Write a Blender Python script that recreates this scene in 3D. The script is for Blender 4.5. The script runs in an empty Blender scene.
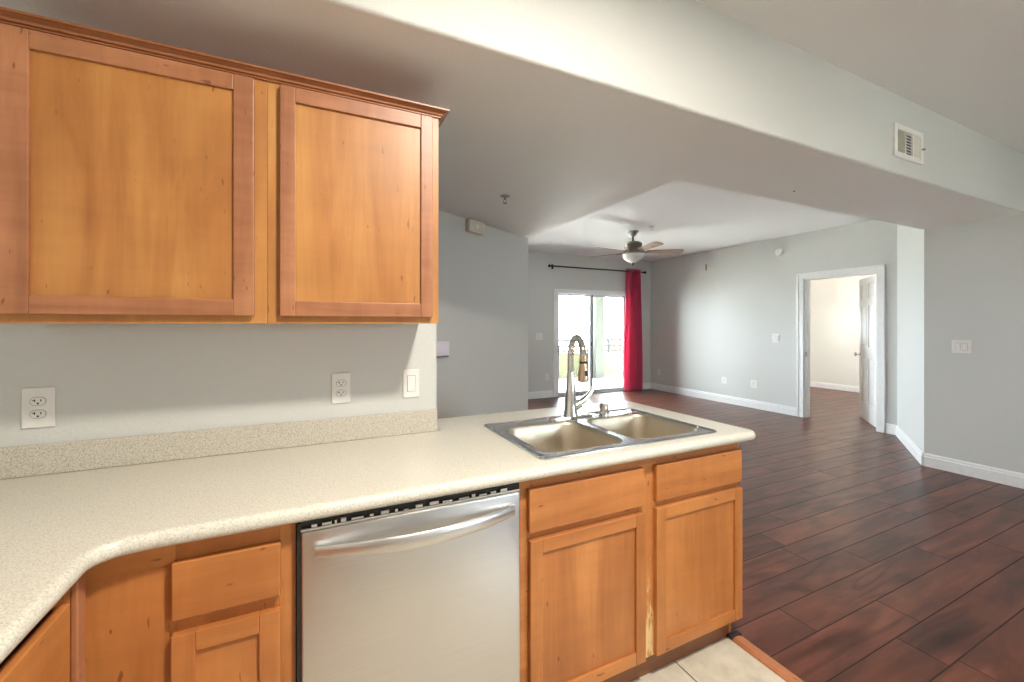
import bpy, bmesh, math, random
from mathutils import Vector, Matrix
random.seed(7)
PI = math.pi
sc = bpy.context.scene
C = sc.collection

# ------------------------------------------------------------------ camera, view, sky, lights
F_PX, YAW, EYE = 417.0, 0.4438, 1.372
cam_d = bpy.data.cameras.new('camera'); cam = bpy.data.objects.new('camera', cam_d); C.objects.link(cam)
cam_d.sensor_width = 36.0; cam_d.sensor_fit = 'HORIZONTAL'
cam_d.lens = 36.0 * F_PX / 1024.0
cam_d.shift_x = 0.5 / 1024.0
cam_d.shift_y = -16.2 / 1024.0
cam_d.clip_start = 0.02; cam_d.clip_end = 200
cam.location = (0, 0, EYE); cam.rotation_euler = (PI / 2, 0, -YAW)
sc.camera = cam
vs = sc.view_settings
vs.view_transform = 'Standard'; vs.look = 'None'; vs.gamma = 1.0; vs.use_curve_mapping = False
vs.exposure = 0.3
sc.cycles.max_bounces = 10; sc.cycles.diffuse_bounces = 6; sc.cycles.glossy_bounces = 4
sc.cycles.transparent_max_bounces = 12; sc.cycles.sample_clamp_indirect = 30.0
sc.cycles.caustics_reflective = False; sc.cycles.caustics_refractive = False
sc.cycles.use_denoising = True

SKY = 33.0
world = bpy.data.worlds.new('sky'); sc.world = world; world.use_nodes = True
wb = world.node_tree.nodes['Background']
wb.inputs[0].default_value = (0.82, 0.91, 1.0, 1); wb.inputs[1].default_value = SKY

def portal(name, loc, rot, w, h):
    l = bpy.data.lights.new(name, 'AREA'); l.shape = 'RECTANGLE'; l.size = w; l.size_y = h
    l.cycles.is_portal = True
    o = bpy.data.objects.new(name, l); C.objects.link(o); o.location = loc; o.rotation_euler = rot
portal('portal_balcony', (5.05, 6.79, 1.03), (-PI / 2, 0, 0), 1.75, 2.0)
portal('portal_living', (2.85, 6.79, 1.175), (-PI / 2, 0, 0), 1.1, 1.75)
portal('portal_dining', (3.3, -2.58, 1.5), (PI / 2, 0, 0), 1.0, 1.0)
portal('portal_bedroom', (9.4, 5.54, 1.35), (-PI / 2, 0, 0), 0.4, 0.7)

SUN_W = 58.0
sun_d = bpy.data.lights.new('sun', 'SUN'); sun_d.energy = SUN_W; sun_d.angle = 0.01; sun_d.color = (1.0, 0.97, 0.93)
sun = bpy.data.objects.new('sun', sun_d); C.objects.link(sun)
sun.rotation_euler = Vector((0.25, 0.62, 0.86)).to_track_quat('Z', 'Y').to_euler()
def lamp_light(name, loc, power, color, radius, down=False):
    l = bpy.data.lights.new(name, 'AREA' if down else 'POINT'); l.energy = power; l.color = color
    if down: l.shape = 'DISK'; l.size = radius * 2
    else: l.shadow_soft_size = radius
    o = bpy.data.objects.new(name, l); C.objects.link(o); o.location = loc
    return o
KITCHEN_W, BED_W = 67.0, 50.0
lamp_light('kitchen_lamp_glow', (0.76, 0.07, 2.755), KITCHEN_W, (1.0, 0.93, 0.81), 0.12, True)
lamp_light('bedroom_bulb', (8.7, 3.9, 2.45), BED_W, (1.0, 0.93, 0.83), 0.08)

# ------------------------------------------------------------------ node helpers
def new_mat(name):
    m = bpy.data.materials.new(name); m.use_nodes = True
    nt = m.node_tree
    return m, nt, nt.nodes['Principled BSDF']
def N(nt, t, **kw):
    n = nt.nodes.new(t)
    for k, v in kw.items():
        if k.startswith('i_'):
            key = k[2:]
            n.inputs[int(key) if key.isdigit() else key].default_value = v
        else: setattr(n, k, v)
    return n
def L(nt, a, b): nt.links.new(a, b)
def ramp(nt, fac, stops):
    r = N(nt, 'ShaderNodeValToRGB')
    el = r.color_ramp.elements
    while len(el) < len(stops): el.new(0.5)
    for e, (p, c) in zip(el, stops): e.position = p; e.color = (*c, 1) if len(c) == 3 else c
    L(nt, fac, r.inputs[0]); return r.outputs[0]
def coords(nt, scale=(1, 1, 1), which='Object', rand=False):
    tc = N(nt, 'ShaderNodeTexCoord'); mp = N(nt, 'ShaderNodeMapping'); mp.inputs['Scale'].default_value = scale
    if rand:
        oi = N(nt, 'ShaderNodeObjectInfo'); mu = N(nt, 'ShaderNodeMath', operation='MULTIPLY', i_1=37.0)
        L(nt, oi.outputs['Random'], mu.inputs[0])
        ad = N(nt, 'ShaderNodeVectorMath', operation='ADD'); L(nt, tc.outputs[which], ad.inputs[0]); L(nt, mu.outputs[0], ad.inputs[1])
        L(nt, ad.outputs[0], mp.inputs['Vector'])
    else: L(nt, tc.outputs[which], mp.inputs['Vector'])
    return mp.outputs[0]
def noise(nt, vec, scale, detail=3, rough=0.5, dist=0.0):
    n = N(nt, 'ShaderNodeTexNoise'); n.inputs['Scale'].default_value = scale; n.inputs['Detail'].default_value = detail
    n.inputs['Roughness'].default_value = rough; n.inputs['Distortion'].default_value = dist
    L(nt, vec, n.inputs['Vector']); return n.outputs[0]
def bump(nt, b, h, strength, dist=0.01, prev=None):
    n = N(nt, 'ShaderNodeBump'); n.inputs['Strength'].default_value = strength; n.inputs['Distance'].default_value = dist
    L(nt, h, n.inputs['Height'])
    if prev is not None: L(nt, prev, n.inputs['Normal'])
    if b is not None: L(nt, n.outputs[0], b.inputs['Normal'])
    return n.outputs[0]
def mixc(nt, fac, a, b, mode='MIX'):
    n = N(nt, 'ShaderNodeMix', data_type='RGBA', blend_type=mode)
    for s, v in ((n.inputs[0], fac), (n.inputs[6], a), (n.inputs[7], b)):
        if hasattr(v, 'is_output'): L(nt, v, s)
        elif isinstance(v, (int, float)): s.default_value = v
        else: s.default_value = (*v, 1)
    return n.outputs[2]
def plain(name, col, rough=0.5, metal=0.0, nb=None, spec=0.5):
    m, nt, b = new_mat(name)
    v = coords(nt); n = noise(nt, v, nb[0] if nb else 30, 3)
    c = ramp(nt, n, [(0.3, tuple(x * 0.96 for x in col)), (0.7, tuple(min(1, x * 1.03) for x in col))])
    L(nt, c, b.inputs['Base Color'])
    b.inputs['Roughness'].default_value = rough; b.inputs['Metallic'].default_value = metal
    b.inputs['Specular IOR Level'].default_value = spec
    if nb: bump(nt, b, n, nb[1], nb[2])
    return m

def paint(name, col):
    m, nt, b = new_mat(name)
    v = coords(nt)
    n = noise(nt, v, 95, 2, 0.5); n2 = noise(nt, v, 1.2, 2)
    c = ramp(nt, n2, [(0.3, tuple(x * 0.985 for x in col)), (0.7, col)])
    L(nt, c, b.inputs['Base Color']); b.inputs['Roughness'].default_value = 0.62
    bump(nt, b, n, 0.35, 0.004)
    return m
M = {}
M['wall'] = paint('wall_paint_grey', (0.60, 0.605, 0.585))
M['ceil'] = paint('ceiling_paint_white', (0.80, 0.785, 0.775))
M['ceil_lr'] = paint('ceiling_paint_living', (0.85, 0.85, 0.86))
M['bed'] = paint('bedroom_paint_cream', (0.74, 0.73, 0.68))
M['trim'] = plain('white_trim_paint', (0.80, 0.80, 0.80), 0.35)
M['plastic'] = plain('white_plastic', (0.78, 0.76, 0.74), 0.35)
M['glare_plastic'] = plain('plastic_lavender_glare', (0.86, 0.80, 0.90), 0.3)  # lavender glare on the white thermostat put into its colour
M['dark'] = plain('dark_slot', (0.02, 0.02, 0.02), 0.6)
M['slot_grey'] = plain('grey_groove', (0.18, 0.18, 0.17), 0.6)
M['beige'] = plain('aged_beige_plastic', (0.62, 0.60, 0.50), 0.45)
M['black'] = plain('black_metal', (0.012, 0.012, 0.014), 0.35, 0.2)
M['blackp'] = plain('black_plastic', (0.015, 0.015, 0.017), 0.3)
M['bronze'] = plain('brushed_pewter', (0.30, 0.28, 0.25), 0.32, 0.9)
M['darkstrip'] = plain('dark_strip_end', (0.03, 0.018, 0.018), 0.3)
M['alum'] = plain('white_aluminium_frame', (0.66, 0.68, 0.71), 0.35, 0.1)
M['gasket'] = plain('grey_green_gasket', (0.13, 0.17, 0.18), 0.5)
M['rail'] = plain('balcony_rail_paint', (0.004, 0.004, 0.004), 0.7)
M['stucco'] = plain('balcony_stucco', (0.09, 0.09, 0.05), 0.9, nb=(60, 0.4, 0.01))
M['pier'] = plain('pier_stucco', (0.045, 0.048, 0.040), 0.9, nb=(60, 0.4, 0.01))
M['concrete'] = plain('balcony_concrete', (0.72, 0.70, 0.66), 0.85, nb=(40, 0.3, 0.01))
M['bark'] = plain('bark', (0.12, 0.08, 0.05), 0.9, nb=(20, 0.8, 0.02))
M['leaf'] = plain('leaf_green', (0.035, 0.09, 0.01), 0.6)
M['ground'] = plain('pale_ground', (0.60, 0.58, 0.52), 0.9)

def wood(name, axis, c_dark, c_mid, c_light, rough=0.43, curl=0.25):
    """stained maple; axis = grain direction"""
    m, nt, b = new_mat(name)
    s = [9.0, 9.0, 9.0]; s['XYZ'.index(axis)] = 0.9
    v = coords(nt, tuple(s), rand=True)
    n1 = noise(nt, v, 1.0, 4, 0.55, 0.8)
    s2 = [60.0, 60.0, 60.0]; s2['XYZ'.index(axis)] = 3.0
    v2 = coords(nt, tuple(s2), rand=True); n2 = noise(nt, v2, 1.0, 3, 0.6)
    v3 = coords(nt, (3.0, 3.0, 3.0), rand=True); n3 = noise(nt, v3, 1.0, 3, 0.5)
    # cross figure (curl) runs across the grain
    s4 = [4.0, 4.0, 4.0]; s4['XYZ'.index(axis)] = 28.0
    v4 = coords(nt, tuple(s4), rand=True); n4 = noise(nt, v4, 1.0, 2, 0.5, 0.6)
    a = ramp(nt, n1, [(0.30, c_dark), (0.5, c_mid), (0.72, c_light)])
    g = ramp(nt, n2, [(0.35, (0.86, 0.84, 0.82)), (0.6, (1, 1, 1))])
    c = mixc(nt, 0.55, a, g, 'MULTIPLY')
    g3 = ramp(nt, n3, [(0.3, (0.70, 0.63, 0.56)), (0.7, (1.10, 1.10, 1.06))])
    c = mixc(nt, 0.6, c, g3, 'MULTIPLY')
    g4 = ramp(nt, n4, [(0.35, (0.8, 0.76, 0.74)), (0.65, (1.06, 1.06, 1.06))])
    c = mixc(nt, curl, c, g4, 'MULTIPLY')
    # small mineral flecks
    s5 = [70.0, 70.0, 70.0]; s5['XYZ'.index(axis)] = 22.0
    v5 = coords(nt, tuple(s5), rand=True)
    n5 = noise(nt, v5, 1.0, 1, 0.4)
    fl = ramp(nt, n5, [(0.74, (1, 1, 1)), (0.79, (0.40, 0.28, 0.18))])
    c = mixc(nt, 0.8, c, fl, 'MULTIPLY')
    L(nt, c, b.inputs['Base Color']); b.inputs['Roughness'].default_value = rough
    b.inputs['Coat Weight'].default_value = 0.10; b.inputs['Coat Roughness'].default_value = 0.30
    bump(nt, b, n2, 0.06, 0.002)
    return m
PD, PM, PL = (0.38, 0.145, 0.036), (0.49, 0.212, 0.058), (0.57, 0.28, 0.082)
FD, FM, FL = (0.30, 0.115, 0.052), (0.43, 0.18, 0.085), (0.54, 0.25, 0.125)
for ax in 'XYZ':
    M['frame' + ax] = wood('maple_frame_' + ax, ax, FD, FM, FL, curl=0.5)
M['panel'] = wood('maple_panel', 'Z', PD, PM, PL, curl=0.15)
M['panelX'] = wood('maple_panel_X', 'X', PD, PM, PL, curl=0.15)
BD, BM, BL = (0.42, 0.150, 0.040), (0.53, 0.205, 0.058), (0.61, 0.26, 0.080)
for ax in 'XYZ':
    M['base' + ax] = wood('maple_base_' + ax, ax, BD, BM, BL, curl=0.25)
M['crown'] = wood('maple_crown', 'X', (0.24, 0.085, 0.032), (0.33, 0.12, 0.045), (0.42, 0.17, 0.07))
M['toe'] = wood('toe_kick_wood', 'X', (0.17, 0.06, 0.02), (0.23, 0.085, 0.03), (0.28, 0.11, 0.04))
M['strip'] = wood('transition_wood', 'Y', (0.36, 0.13, 0.06), (0.46, 0.18, 0.08), (0.55, 0.25, 0.12), 0.25)
M['blade'] = wood('fan_blade_wood', 'X', (0.30, 0.20, 0.13), (0.38, 0.27, 0.18), (0.45, 0.33, 0.23))

def worn_wood():   # centre stile whose finish is worn off
    m = wood('worn_stile', 'Z', BD, BM, BL); nt = m.node_tree; b = nt.nodes['Principled BSDF']
    src = b.inputs['Base Color'].links[0].from_socket
    v = coords(nt, (90, 90, 14)); n = noise(nt, v, 1.0, 4, 0.6)
    tc = N(nt, 'ShaderNodeTexCoord'); sp = N(nt, 'ShaderNodeSeparateXYZ'); L(nt, tc.outputs['Object'], sp.inputs[0])
    mr = N(nt, 'ShaderNodeMapRange'); mr.inputs[1].default_value = 0.62; mr.inputs[2].default_value = 0.18
    mr.inputs[3].default_value = -0.22; mr.inputs[4].default_value = 0.16; L(nt, sp.outputs['Z'], mr.inputs[0])
    ad = N(nt, 'ShaderNodeMath', operation='ADD'); L(nt, n, ad.inputs[0]); L(nt, mr.outputs[0], ad.inputs[1])
    k = ramp(nt, ad.outputs[0], [(0.56, (0, 0, 0)), (0.62, (1, 1, 1))])
    L(nt, mixc(nt, k, src, (0.75, 0.52, 0.25)), b.inputs['Base Color'])
    return m
M['worn'] = worn_wood()

def laminate(name, c1, c2, c3, rough=0.32):
    m, nt, b = new_mat(name)
    v = coords(nt); n = noise(nt, v, 260, 3, 0.7); n2 = noise(nt, v, 110, 2, 0.6)
    a = ramp(nt, n, [(0.36, c1), (0.47, c2), (0.60, c3)])
    g = ramp(nt, n2, [(0.34, (0.82, 0.80, 0.77)), (0.5, (1, 1, 1))])
    L(nt, mixc(nt, 0.4, a, g, 'MULTIPLY'), b.inputs['Base Color']); b.inputs['Roughness'].default_value = rough
    return m
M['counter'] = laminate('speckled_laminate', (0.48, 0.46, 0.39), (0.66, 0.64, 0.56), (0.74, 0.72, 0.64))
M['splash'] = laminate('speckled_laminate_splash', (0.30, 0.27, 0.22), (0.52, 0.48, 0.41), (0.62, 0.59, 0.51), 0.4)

def steel(name, col, rough, axis='X', aniso=0.6, var=0.06, bumpy=0.03):
    m, nt, b = new_mat(name)
    s = [400.0, 400.0, 400.0]; s['XYZ'.index(axis)] = 3.0
    v = coords(nt, tuple(s)); n = noise(nt, v, 1.0, 2)
    c = ramp(nt, n, [(0.3, tuple(x * (1 - var) for x in col)), (0.7, col)])
    L(nt, c, b.inputs['Base Color']); b.inputs['Metallic'].default_value = 1.0
    b.inputs['Roughness'].default_value = rough
    v2 = coords(nt, (3.0, 3.0, 1.2)); n2 = noise(nt, v2, 1.5, 3, 0.6, 1.0)
    r = ramp(nt, n2, [(0.3, (rough * 0.85,) * 3), (0.7, (rough * 1.2,) * 3)]); L(nt, r, b.inputs['Roughness'])
    bump(nt, b, n, bumpy, 0.001)
    return m
M['steel'] = steel('brushed_stainless', (0.72, 0.72, 0.72), 0.34, 'X')
M['sink'] = steel('sink_stainless', (0.64, 0.58, 0.48), 0.40, 'X', bumpy=0.05)
M['rim'] = steel('sink_rim_steel', (0.66, 0.68, 0.70), 0.2, 'X')
M['chrome'] = plain('chrome', (0.80, 0.80, 0.80), 0.07, 1.0)
M['nickel_reflect'] = plain('nickel_cabinet_reflection', (0.72, 0.53, 0.38), 0.25, 1.0)  # orange reflection of the cabinets put into the spray head colour
M['nickel'] = plain('satin_nickel', (0.55, 0.50, 0.44), 0.22, 1.0)

def glass_mat():
    m = bpy.data.materials.new('window_glass'); m.use_nodes = True; nt = m.node_tree; nt.nodes.clear()
    o = N(nt, 'ShaderNodeOutputMaterial'); t = N(nt, 'ShaderNodeBsdfTransparent'); g = N(nt, 'ShaderNodeBsdfGlossy')
    t.inputs[0].default_value = (0.94, 0.96, 0.95, 1); g.inputs['Roughness'].default_value = 0.02
    f = N(nt, 'ShaderNodeFresnel'); f.inputs[0].default_value = 1.25; mx = N(nt, 'ShaderNodeMixShader')
    L(nt, f.outputs[0], mx.inputs[0]); L(nt, t.outputs[0], mx.inputs[1]); L(nt, g.outputs[0], mx.inputs[2]); L(nt, mx.outputs[0], o.inputs[0])
    return m
M['glass'] = glass_mat()
def emis(name, col, s):
    m, nt, b = new_mat(name); b.inputs['Base Color'].default_value = (*col, 1)
    b.inputs['Emission Color'].default_value = (*col, 1); b.inputs['Emission Strength'].default_value = s
    return m
M['bowlglass'] = plain('frosted_glass_bowl', (0.80, 0.80, 0.76), 0.25)
M['lampglass'] = emis('lit_lamp_glass', (1.0, 0.82, 0.6), 3.0)

def fabric():
    m, nt, b = new_mat('maroon_curtain_fabric')
    v = coords(nt, (300, 300, 300)); n = noise(nt, v, 1.0, 2)
    c = ramp(nt, n, [(0.3, (0.66, 0.09, 0.19)), (0.7, (0.80, 0.13, 0.26))])
    L(nt, c, b.inputs['Base Color']); b.inputs['Roughness'].default_value = 0.55
    b.inputs['Sheen Weight'].default_value = 0.5
    tr = N(nt, 'ShaderNodeBsdfTranslucent'); tr.inputs[0].default_value = (0.9, 0.14, 0.32, 1)
    mx = N(nt, 'ShaderNodeMixShader'); mx.inputs[0].default_value = 0.5
    out = nt.nodes['Material Output']
    L(nt, b.outputs[0], mx.inputs[1]); L(nt, tr.outputs[0], mx.inputs[2]); L(nt, mx.outputs[0], out.inputs[0])
    return m
M['curtain'] = fabric()

def wood_floor():
    m, nt, b = new_mat('hand_scraped_hickory_laminate')
    W, LEN, Y0 = 0.1697, 1.32, 0.757
    tc = N(nt, 'ShaderNodeTexCoord'); sp = N(nt, 'ShaderNodeSeparateXYZ'); L(nt, tc.outputs['Object'], sp.inputs[0])
    def mth(op, a, bb=None, c=None):
        n = N(nt, 'ShaderNodeMath', operation=op)
        for i, v in enumerate((a, bb, c)):
            if v is None: continue
            if hasattr(v, 'is_output'): L(nt, v, n.inputs[i])
            else: n.inputs[i].default_value = v
        return n.outputs[0]
    ry = mth('DIVIDE', mth('SUBTRACT', sp.outputs['Y'], Y0), W)
    row = mth('FLOOR', ry); fy = mth('FRACT', ry)
    wn = N(nt, 'ShaderNodeTexWhiteNoise', noise_dimensions='1D'); L(nt, row, wn.inputs['W'])
    rx = mth('ADD', mth('DIVIDE', sp.outputs['X'], LEN), mth('MULTIPLY', wn.outputs['Value'], 7.3))
    col = mth('FLOOR', rx); fx = mth('FRACT', rx)
    cb = N(nt, 'ShaderNodeCombineXYZ'); L(nt, row, cb.inputs[0]); L(nt, col, cb.inputs[1])
    w2 = N(nt, 'ShaderNodeTexWhiteNoise', noise_dimensions='2D'); L(nt, cb.outputs[0], w2.inputs['Vector'])
    # seams
    dy = mth('MULTIPLY', mth('MINIMUM', fy, mth('SUBTRACT', 1.0, fy)), W)
    dx = mth('MULTIPLY', mth('MINIMUM', fx, mth('SUBTRACT', 1.0, fx)), LEN)
    d = mth('MINIMUM', dy, dx)
    seam = N(nt, 'ShaderNodeMapRange'); seam.inputs[1].default_value = 0.0008; seam.inputs[2].default_value = 0.0045; L(nt, d, seam.inputs[0])
    # per-plank shifted coordinates
    mul = N(nt, 'ShaderNodeVectorMath', operation='SCALE'); L(nt, w2.outputs['Color'], mul.inputs[0]); mul.inputs['Scale'].default_value = 25.0
    av = N(nt, 'ShaderNodeVectorMath', operation='ADD'); L(nt, tc.outputs['Object'], av.inputs[0]); L(nt, mul.outputs[0], av.inputs[1])
    def mp(s):
        n = N(nt, 'ShaderNodeMapping'); n.inputs['Scale'].default_value = s; L(nt, av.outputs[0], n.inputs[0]); return n.outputs[0]
    n1 = noise(nt, mp((2.0, 8.5, 1)), 1.0, 3, 0.55, 0.6)       # cloudy figure
    nl = noise(nt, mp((0.9, 5.5, 1)), 1.0, 1, 0.4, 0.5)
    rg = mth('ADD', mth('MULTIPLY', mth('SINE', mth('MULTIPLY', nl, 40.0)), 0.5), 0.5)
    n2 = noise(nt, mp((5, 55, 1)), 1.0, 1, 0.5)              # fine pores
    base = ramp(nt, n1, [(0.22, (0.048, 0.018, 0.012)), (0.42, (0.100, 0.033, 0.019)), (0.58, (0.155, 0.052, 0.030)), (0.75, (0.20, 0.074, 0.043))])
    rings = ramp(nt, rg, [(0.0, (0.52, 0.46, 0.44)), (0.6, (1.04, 1.04, 1.04))])
    patch = ramp(nt, noise(nt, mp((1.3, 3.2, 1)), 1.0, 0, 0.5), [(0.42, (0, 0, 0)), (0.62, (1, 1, 1))])
    c = mixc(nt, patch, base, mixc(nt, 0.8, base, rings, 'MULTIPLY'))
    c = mixc(nt, 0.45, c, ramp(nt, n2, [(0.3, (0.66, 0.63, 0.62)), (0.65, (1.05, 1.05, 1.05))]), 'MULTIPLY')
    tone = ramp(nt, w2.outputs['Value'], [(0.0, (0.82, 0.80, 0.80)), (1.0, (1.15, 1.10, 1.06))])
    c = mixc(nt, 1.0, c, tone, 'MULTIPLY')
    c = mixc(nt, seam.outputs[0], (0.018, 0.009, 0.008), c)
    L(nt, c, b.inputs['Base Color'])
    r = ramp(nt, seam.outputs[0], [(0.0, (0.7,) * 3), (1.0, (0.32,) * 3)]); L(nt, r, b.inputs['Roughness'])
    b.inputs['Specular IOR Level'].default_value = 0.38
    scr = noise(nt, mp((2.4, 20, 1)), 1.0, 0, 0.4, 0.0)
    bn = bump(nt, None, scr, 0.25, 0.003)
    bump(nt, b, seam.outputs[0], 0.35, 0.002, bn)
    return m
M['floor'] = wood_floor()
def tile_floor():
    m, nt, b = new_mat('beige_ceramic_tile')
    T = 0.335
    tc = N(nt, 'ShaderNodeTexCoord'); mp = N(nt, 'ShaderNodeMapping'); mp.inputs['Location'].default_value = (-1.331 + 10 * T, -1.262 + 10 * T, 0)
    L(nt, tc.outputs['Object'], mp.inputs[0])
    br = N(nt, 'ShaderNodeTexBrick'); br.offset = 0.0; br.squash = 1.0
    br.inputs['Scale'].default_value = 1.0; br.inputs['Brick Width'].default_value = T; br.inputs['Row Height'].default_value = T
    br.inputs['Mortar Size'].default_value = 0.003; br.inputs['Mortar Smooth'].default_value = 0.3
    L(nt, mp.outputs[0], br.inputs['Vector'])
    v = coords(nt); n = noise(nt, v, 9, 4, 0.6)
    c = ramp(nt, n, [(0.3, (0.50, 0.45, 0.36)), (0.6, (0.66, 0.61, 0.50)), (0.8, (0.72, 0.69, 0.60))])
    L(nt, mixc(nt, br.outputs['Fac'], c, (0.10, 0.08, 0.06)), b.inputs['Base Color'])
    b.inputs['Roughness'].default_value = 0.4
    inv = N(nt, 'ShaderNodeMath', operation='SUBTRACT', i_0=1.0); L(nt, br.outputs['Fac'], inv.inputs[1])
    bump(nt, b, inv.outputs[0], 0.5, 0.003)
    return m
M['tile'] = tile_floor()

# ------------------------------------------------------------------ mesh helpers
BM_ = bmesh.new
def add_box(bm, x0, x1, y0, y1, z0, z1, bev=0.0, seg=2):
    t = bmesh.new()
    vs_ = [t.verts.new((x, y, z)) for z in (z0, z1) for y in (y0, y1) for x in (x0, x1)]
    for f in ((0, 2, 3, 1), (4, 5, 7, 6), (0, 1, 5, 4), (2, 6, 7, 3), (0, 4, 6, 2), (1, 3, 7, 5)):
        t.faces.new([vs_[i] for i in f])
    if bev > 0:
        bmesh.ops.bevel(t, geom=list(t.edges), offset=bev, segments=seg, profile=0.5, affect='EDGES')
    merge(bm, t); return bm
def merge(bm, t, mat=None):
    if mat is not None: bmesh.ops.transform(t, matrix=mat, verts=t.verts)
    me = bpy.data.meshes.new('tmp'); t.to_mesh(me); t.free(); bm.from_mesh(me); bpy.data.meshes.remove(me)
def box(*a, **k): return add_box(bmesh.new(), *a, **k)
def add_prism(bm, pts, z0, z1, holes=(), bev=0.0, seg=4, bevel_bottom=False):
    """polygon (with holes) extruded between two heights"""
    t = bmesh.new()
    loops = [list(pts)] + [list(h) for h in holes]
    tops, bots = [], []
    for lp in loops:
        a = [t.verts.new((x, y, z1)) for x, y in lp]; bvs = [t.verts.new((x, y, z0)) for x, y in lp]
        tops.append(a); bots.append(bvs)
        for i in range(len(lp)):
            j = (i + 1) % len(lp); t.faces.new((a[i], bvs[i], bvs[j], a[j]))
    for grp in (tops, bots):
        es = []
        for lp in grp:
            for i in range(len(lp)):
                es.append(t.edges.get((lp[i], lp[(i + 1) % len(lp)])))
        bmesh.ops.triangle_fill(t, use_beauty=True, use_dissolve=False, edges=es)
    bmesh.ops.recalc_face_normals(t, faces=t.faces)
    if bev > 0:
        es = [t.edges.get((tops[0][i], tops[0][(i + 1) % len(tops[0])])) for i in range(len(tops[0]))]
        if bevel_bottom: es += [t.edges.get((bots[0][i], bots[0][(i + 1) % len(bots[0])])) for i in range(len(bots[0]))]
        bmesh.ops.bevel(t, geom=es, offset=bev, segments=seg, profile=0.5, affect='EDGES', clamp_overlap=True)
    merge(bm, t); return bm
def prism(*a, **k): return add_prism(bmesh.new(), *a, **k)
def add_lathe(bm, prof, c=(0, 0, 0), seg=24, mat=None):
    t = bmesh.new(); rings = []
    for r, z in prof:
        rings.append([t.verts.new((c[0] + max(r, 1e-5) * math.cos(2 * PI * k / seg), c[1] + max(r, 1e-5) * math.sin(2 * PI * k / seg), c[2] + z)) for k in range(seg)])
    for a, b2 in zip(rings, rings[1:]):
        for k in range(seg): t.faces.new((a[k], a[(k + 1) % seg], b2[(k + 1) % seg], b2[k]))
    t.faces.new(list(reversed(rings[0]))); t.faces.new(rings[-1])
    bmesh.ops.recalc_face_normals(t, faces=t.faces)
    merge(bm, t, mat); return bm
def lathe(*a, **k): return add_lathe(bmesh.new(), *a, **k)
def add_tube(bm, pts, rads, seg=14, flat=None):
    """tube along points; rads a number or list; flat=(ku,kv) scales the section"""
    pts = [Vector(p) for p in pts]
    if not isinstance(rads, (list, tuple)): rads = [rads] * len(pts)
    t = bmesh.new(); rings = []; up = None
    for i, p in enumerate(pts):
        d = (pts[min(i + 1, len(pts) - 1)] - pts[max(i - 1, 0)]).normalized()
        if up is None:
            up = Vector((0, 0, 1)) if abs(d.z) < 0.9 else Vector((0, 1, 0))
        u = (up - d * up.dot(d)).normalized(); w = d.cross(u); up = u
        ku, kv = flat or (1, 1)
        rings.append([t.verts.new(p + rads[i] * (ku * math.cos(2 * PI * k / seg) * u + kv * math.sin(2 * PI * k / seg) * w)) for k in range(seg)])
    for a, b2 in zip(rings, rings[1:]):
        for k in range(seg): t.faces.new((a[k], a[(k + 1) % seg], b2[(k + 1) % seg], b2[k]))
    t.faces.new(list(reversed(rings[0]))); t.faces.new(rings[-1])
    bmesh.ops.recalc_face_normals(t, faces=t.faces)
    merge(bm, t); return bm
def tube(*a, **k): return add_tube(bmesh.new(), *a, **k)
def rrect(x0, x1, y0, y1, r, n=6):
    out = []
    for cx, cy, a0 in ((x1 - r, y1 - r, 0), (x0 + r, y1 - r, 90), (x0 + r, y0 + r, 180), (x1 - r, y0 + r, 270)):
        for k in range(n + 1):
            a = math.radians(a0 + 90 * k / n); out.append((cx + r * math.cos(a), cy + r * math.sin(a)))
    return out

ROOT = {}
def root_of(o):
    while o.parent is not None: o = o.parent
    return o
def obj(name, bm, mat, parent=None, smooth=None, origin=None):
    """bm is in world coordinates; stored relative to the thing's origin"""
    me = bpy.data.meshes.new(name)
    loc = Vector((0, 0, 0))
    if parent is not None: loc = ROOT[root_of(parent).name]
    elif origin is not None: loc = Vector(origin)
    bmesh.ops.translate(bm, verts=bm.verts, vec=-loc)
    bm.to_mesh(me); bm.free()
    me.materials.append(M[mat] if isinstance(mat, str) else mat)
    o = bpy.data.objects.new(name, me); C.objects.link(o)
    if parent is not None: o.parent = parent
    else: o.location = loc; ROOT[o.name] = loc
    if smooth is not None:
        me.shade_smooth(); me.set_sharp_from_angle(angle=math.radians(smooth))
    return o
def thing(name, label, cat, loc, group=None):
    o = bpy.data.objects.new(name, None); C.objects.link(o); o.location = loc; ROOT[o.name] = Vector(loc)
    o.empty_display_size = 0.1
    o['label'] = label; o['category'] = cat
    if group: o['group'] = group
    return o
def tag(o, label, cat, group=None, kind=None):
    o['label'] = label; o['category'] = cat
    if group: o['group'] = group
    if kind: o['kind'] = kind
    return o
def struct(name, bm, mat, label, cat, parent=None, smooth=None):
    o = obj(name, bm, mat, parent, smooth)
    if parent is None: tag(o, label, cat, kind='structure')
    return o
def sthing(name, label, cat, loc=(0, 0, 0)):
    o = thing(name, label, cat, loc); o['kind'] = 'structure'; return o

# ------------------------------------------------------------------ room shell
KX0, KY0 = -1.07, -2.6            # kitchen left wall, back wall
WY = 1.78                          # kitchen wall face
ZS, ZK, ZL = 2.303, 2.79, 2.735    # soffit, kitchen ceiling, living ceiling
DX, FY, RX = 6.56, 6.82, 5.38      # door wall, far wall, right wall
# floors
fl = bmesh.new()
add_prism(fl, [(1.66, -2.7), (10.1, -2.7), (10.1, 6.90), (-1.2, 6.90), (-1.2, 1.86), (1.66, 1.86)], -0.12, 0.0)
struct('floor', fl, 'floor', 'dark red-brown hand-scraped plank floor of the living area', 'floor')
struct('floor_tile', prism([(-1.2, -2.7), (1.655, -2.7), (1.655, 1.855), (-1.2, 1.855)], -0.12, 0.0), 'tile', 'beige square tile floor of the kitchen', 'floor')
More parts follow.
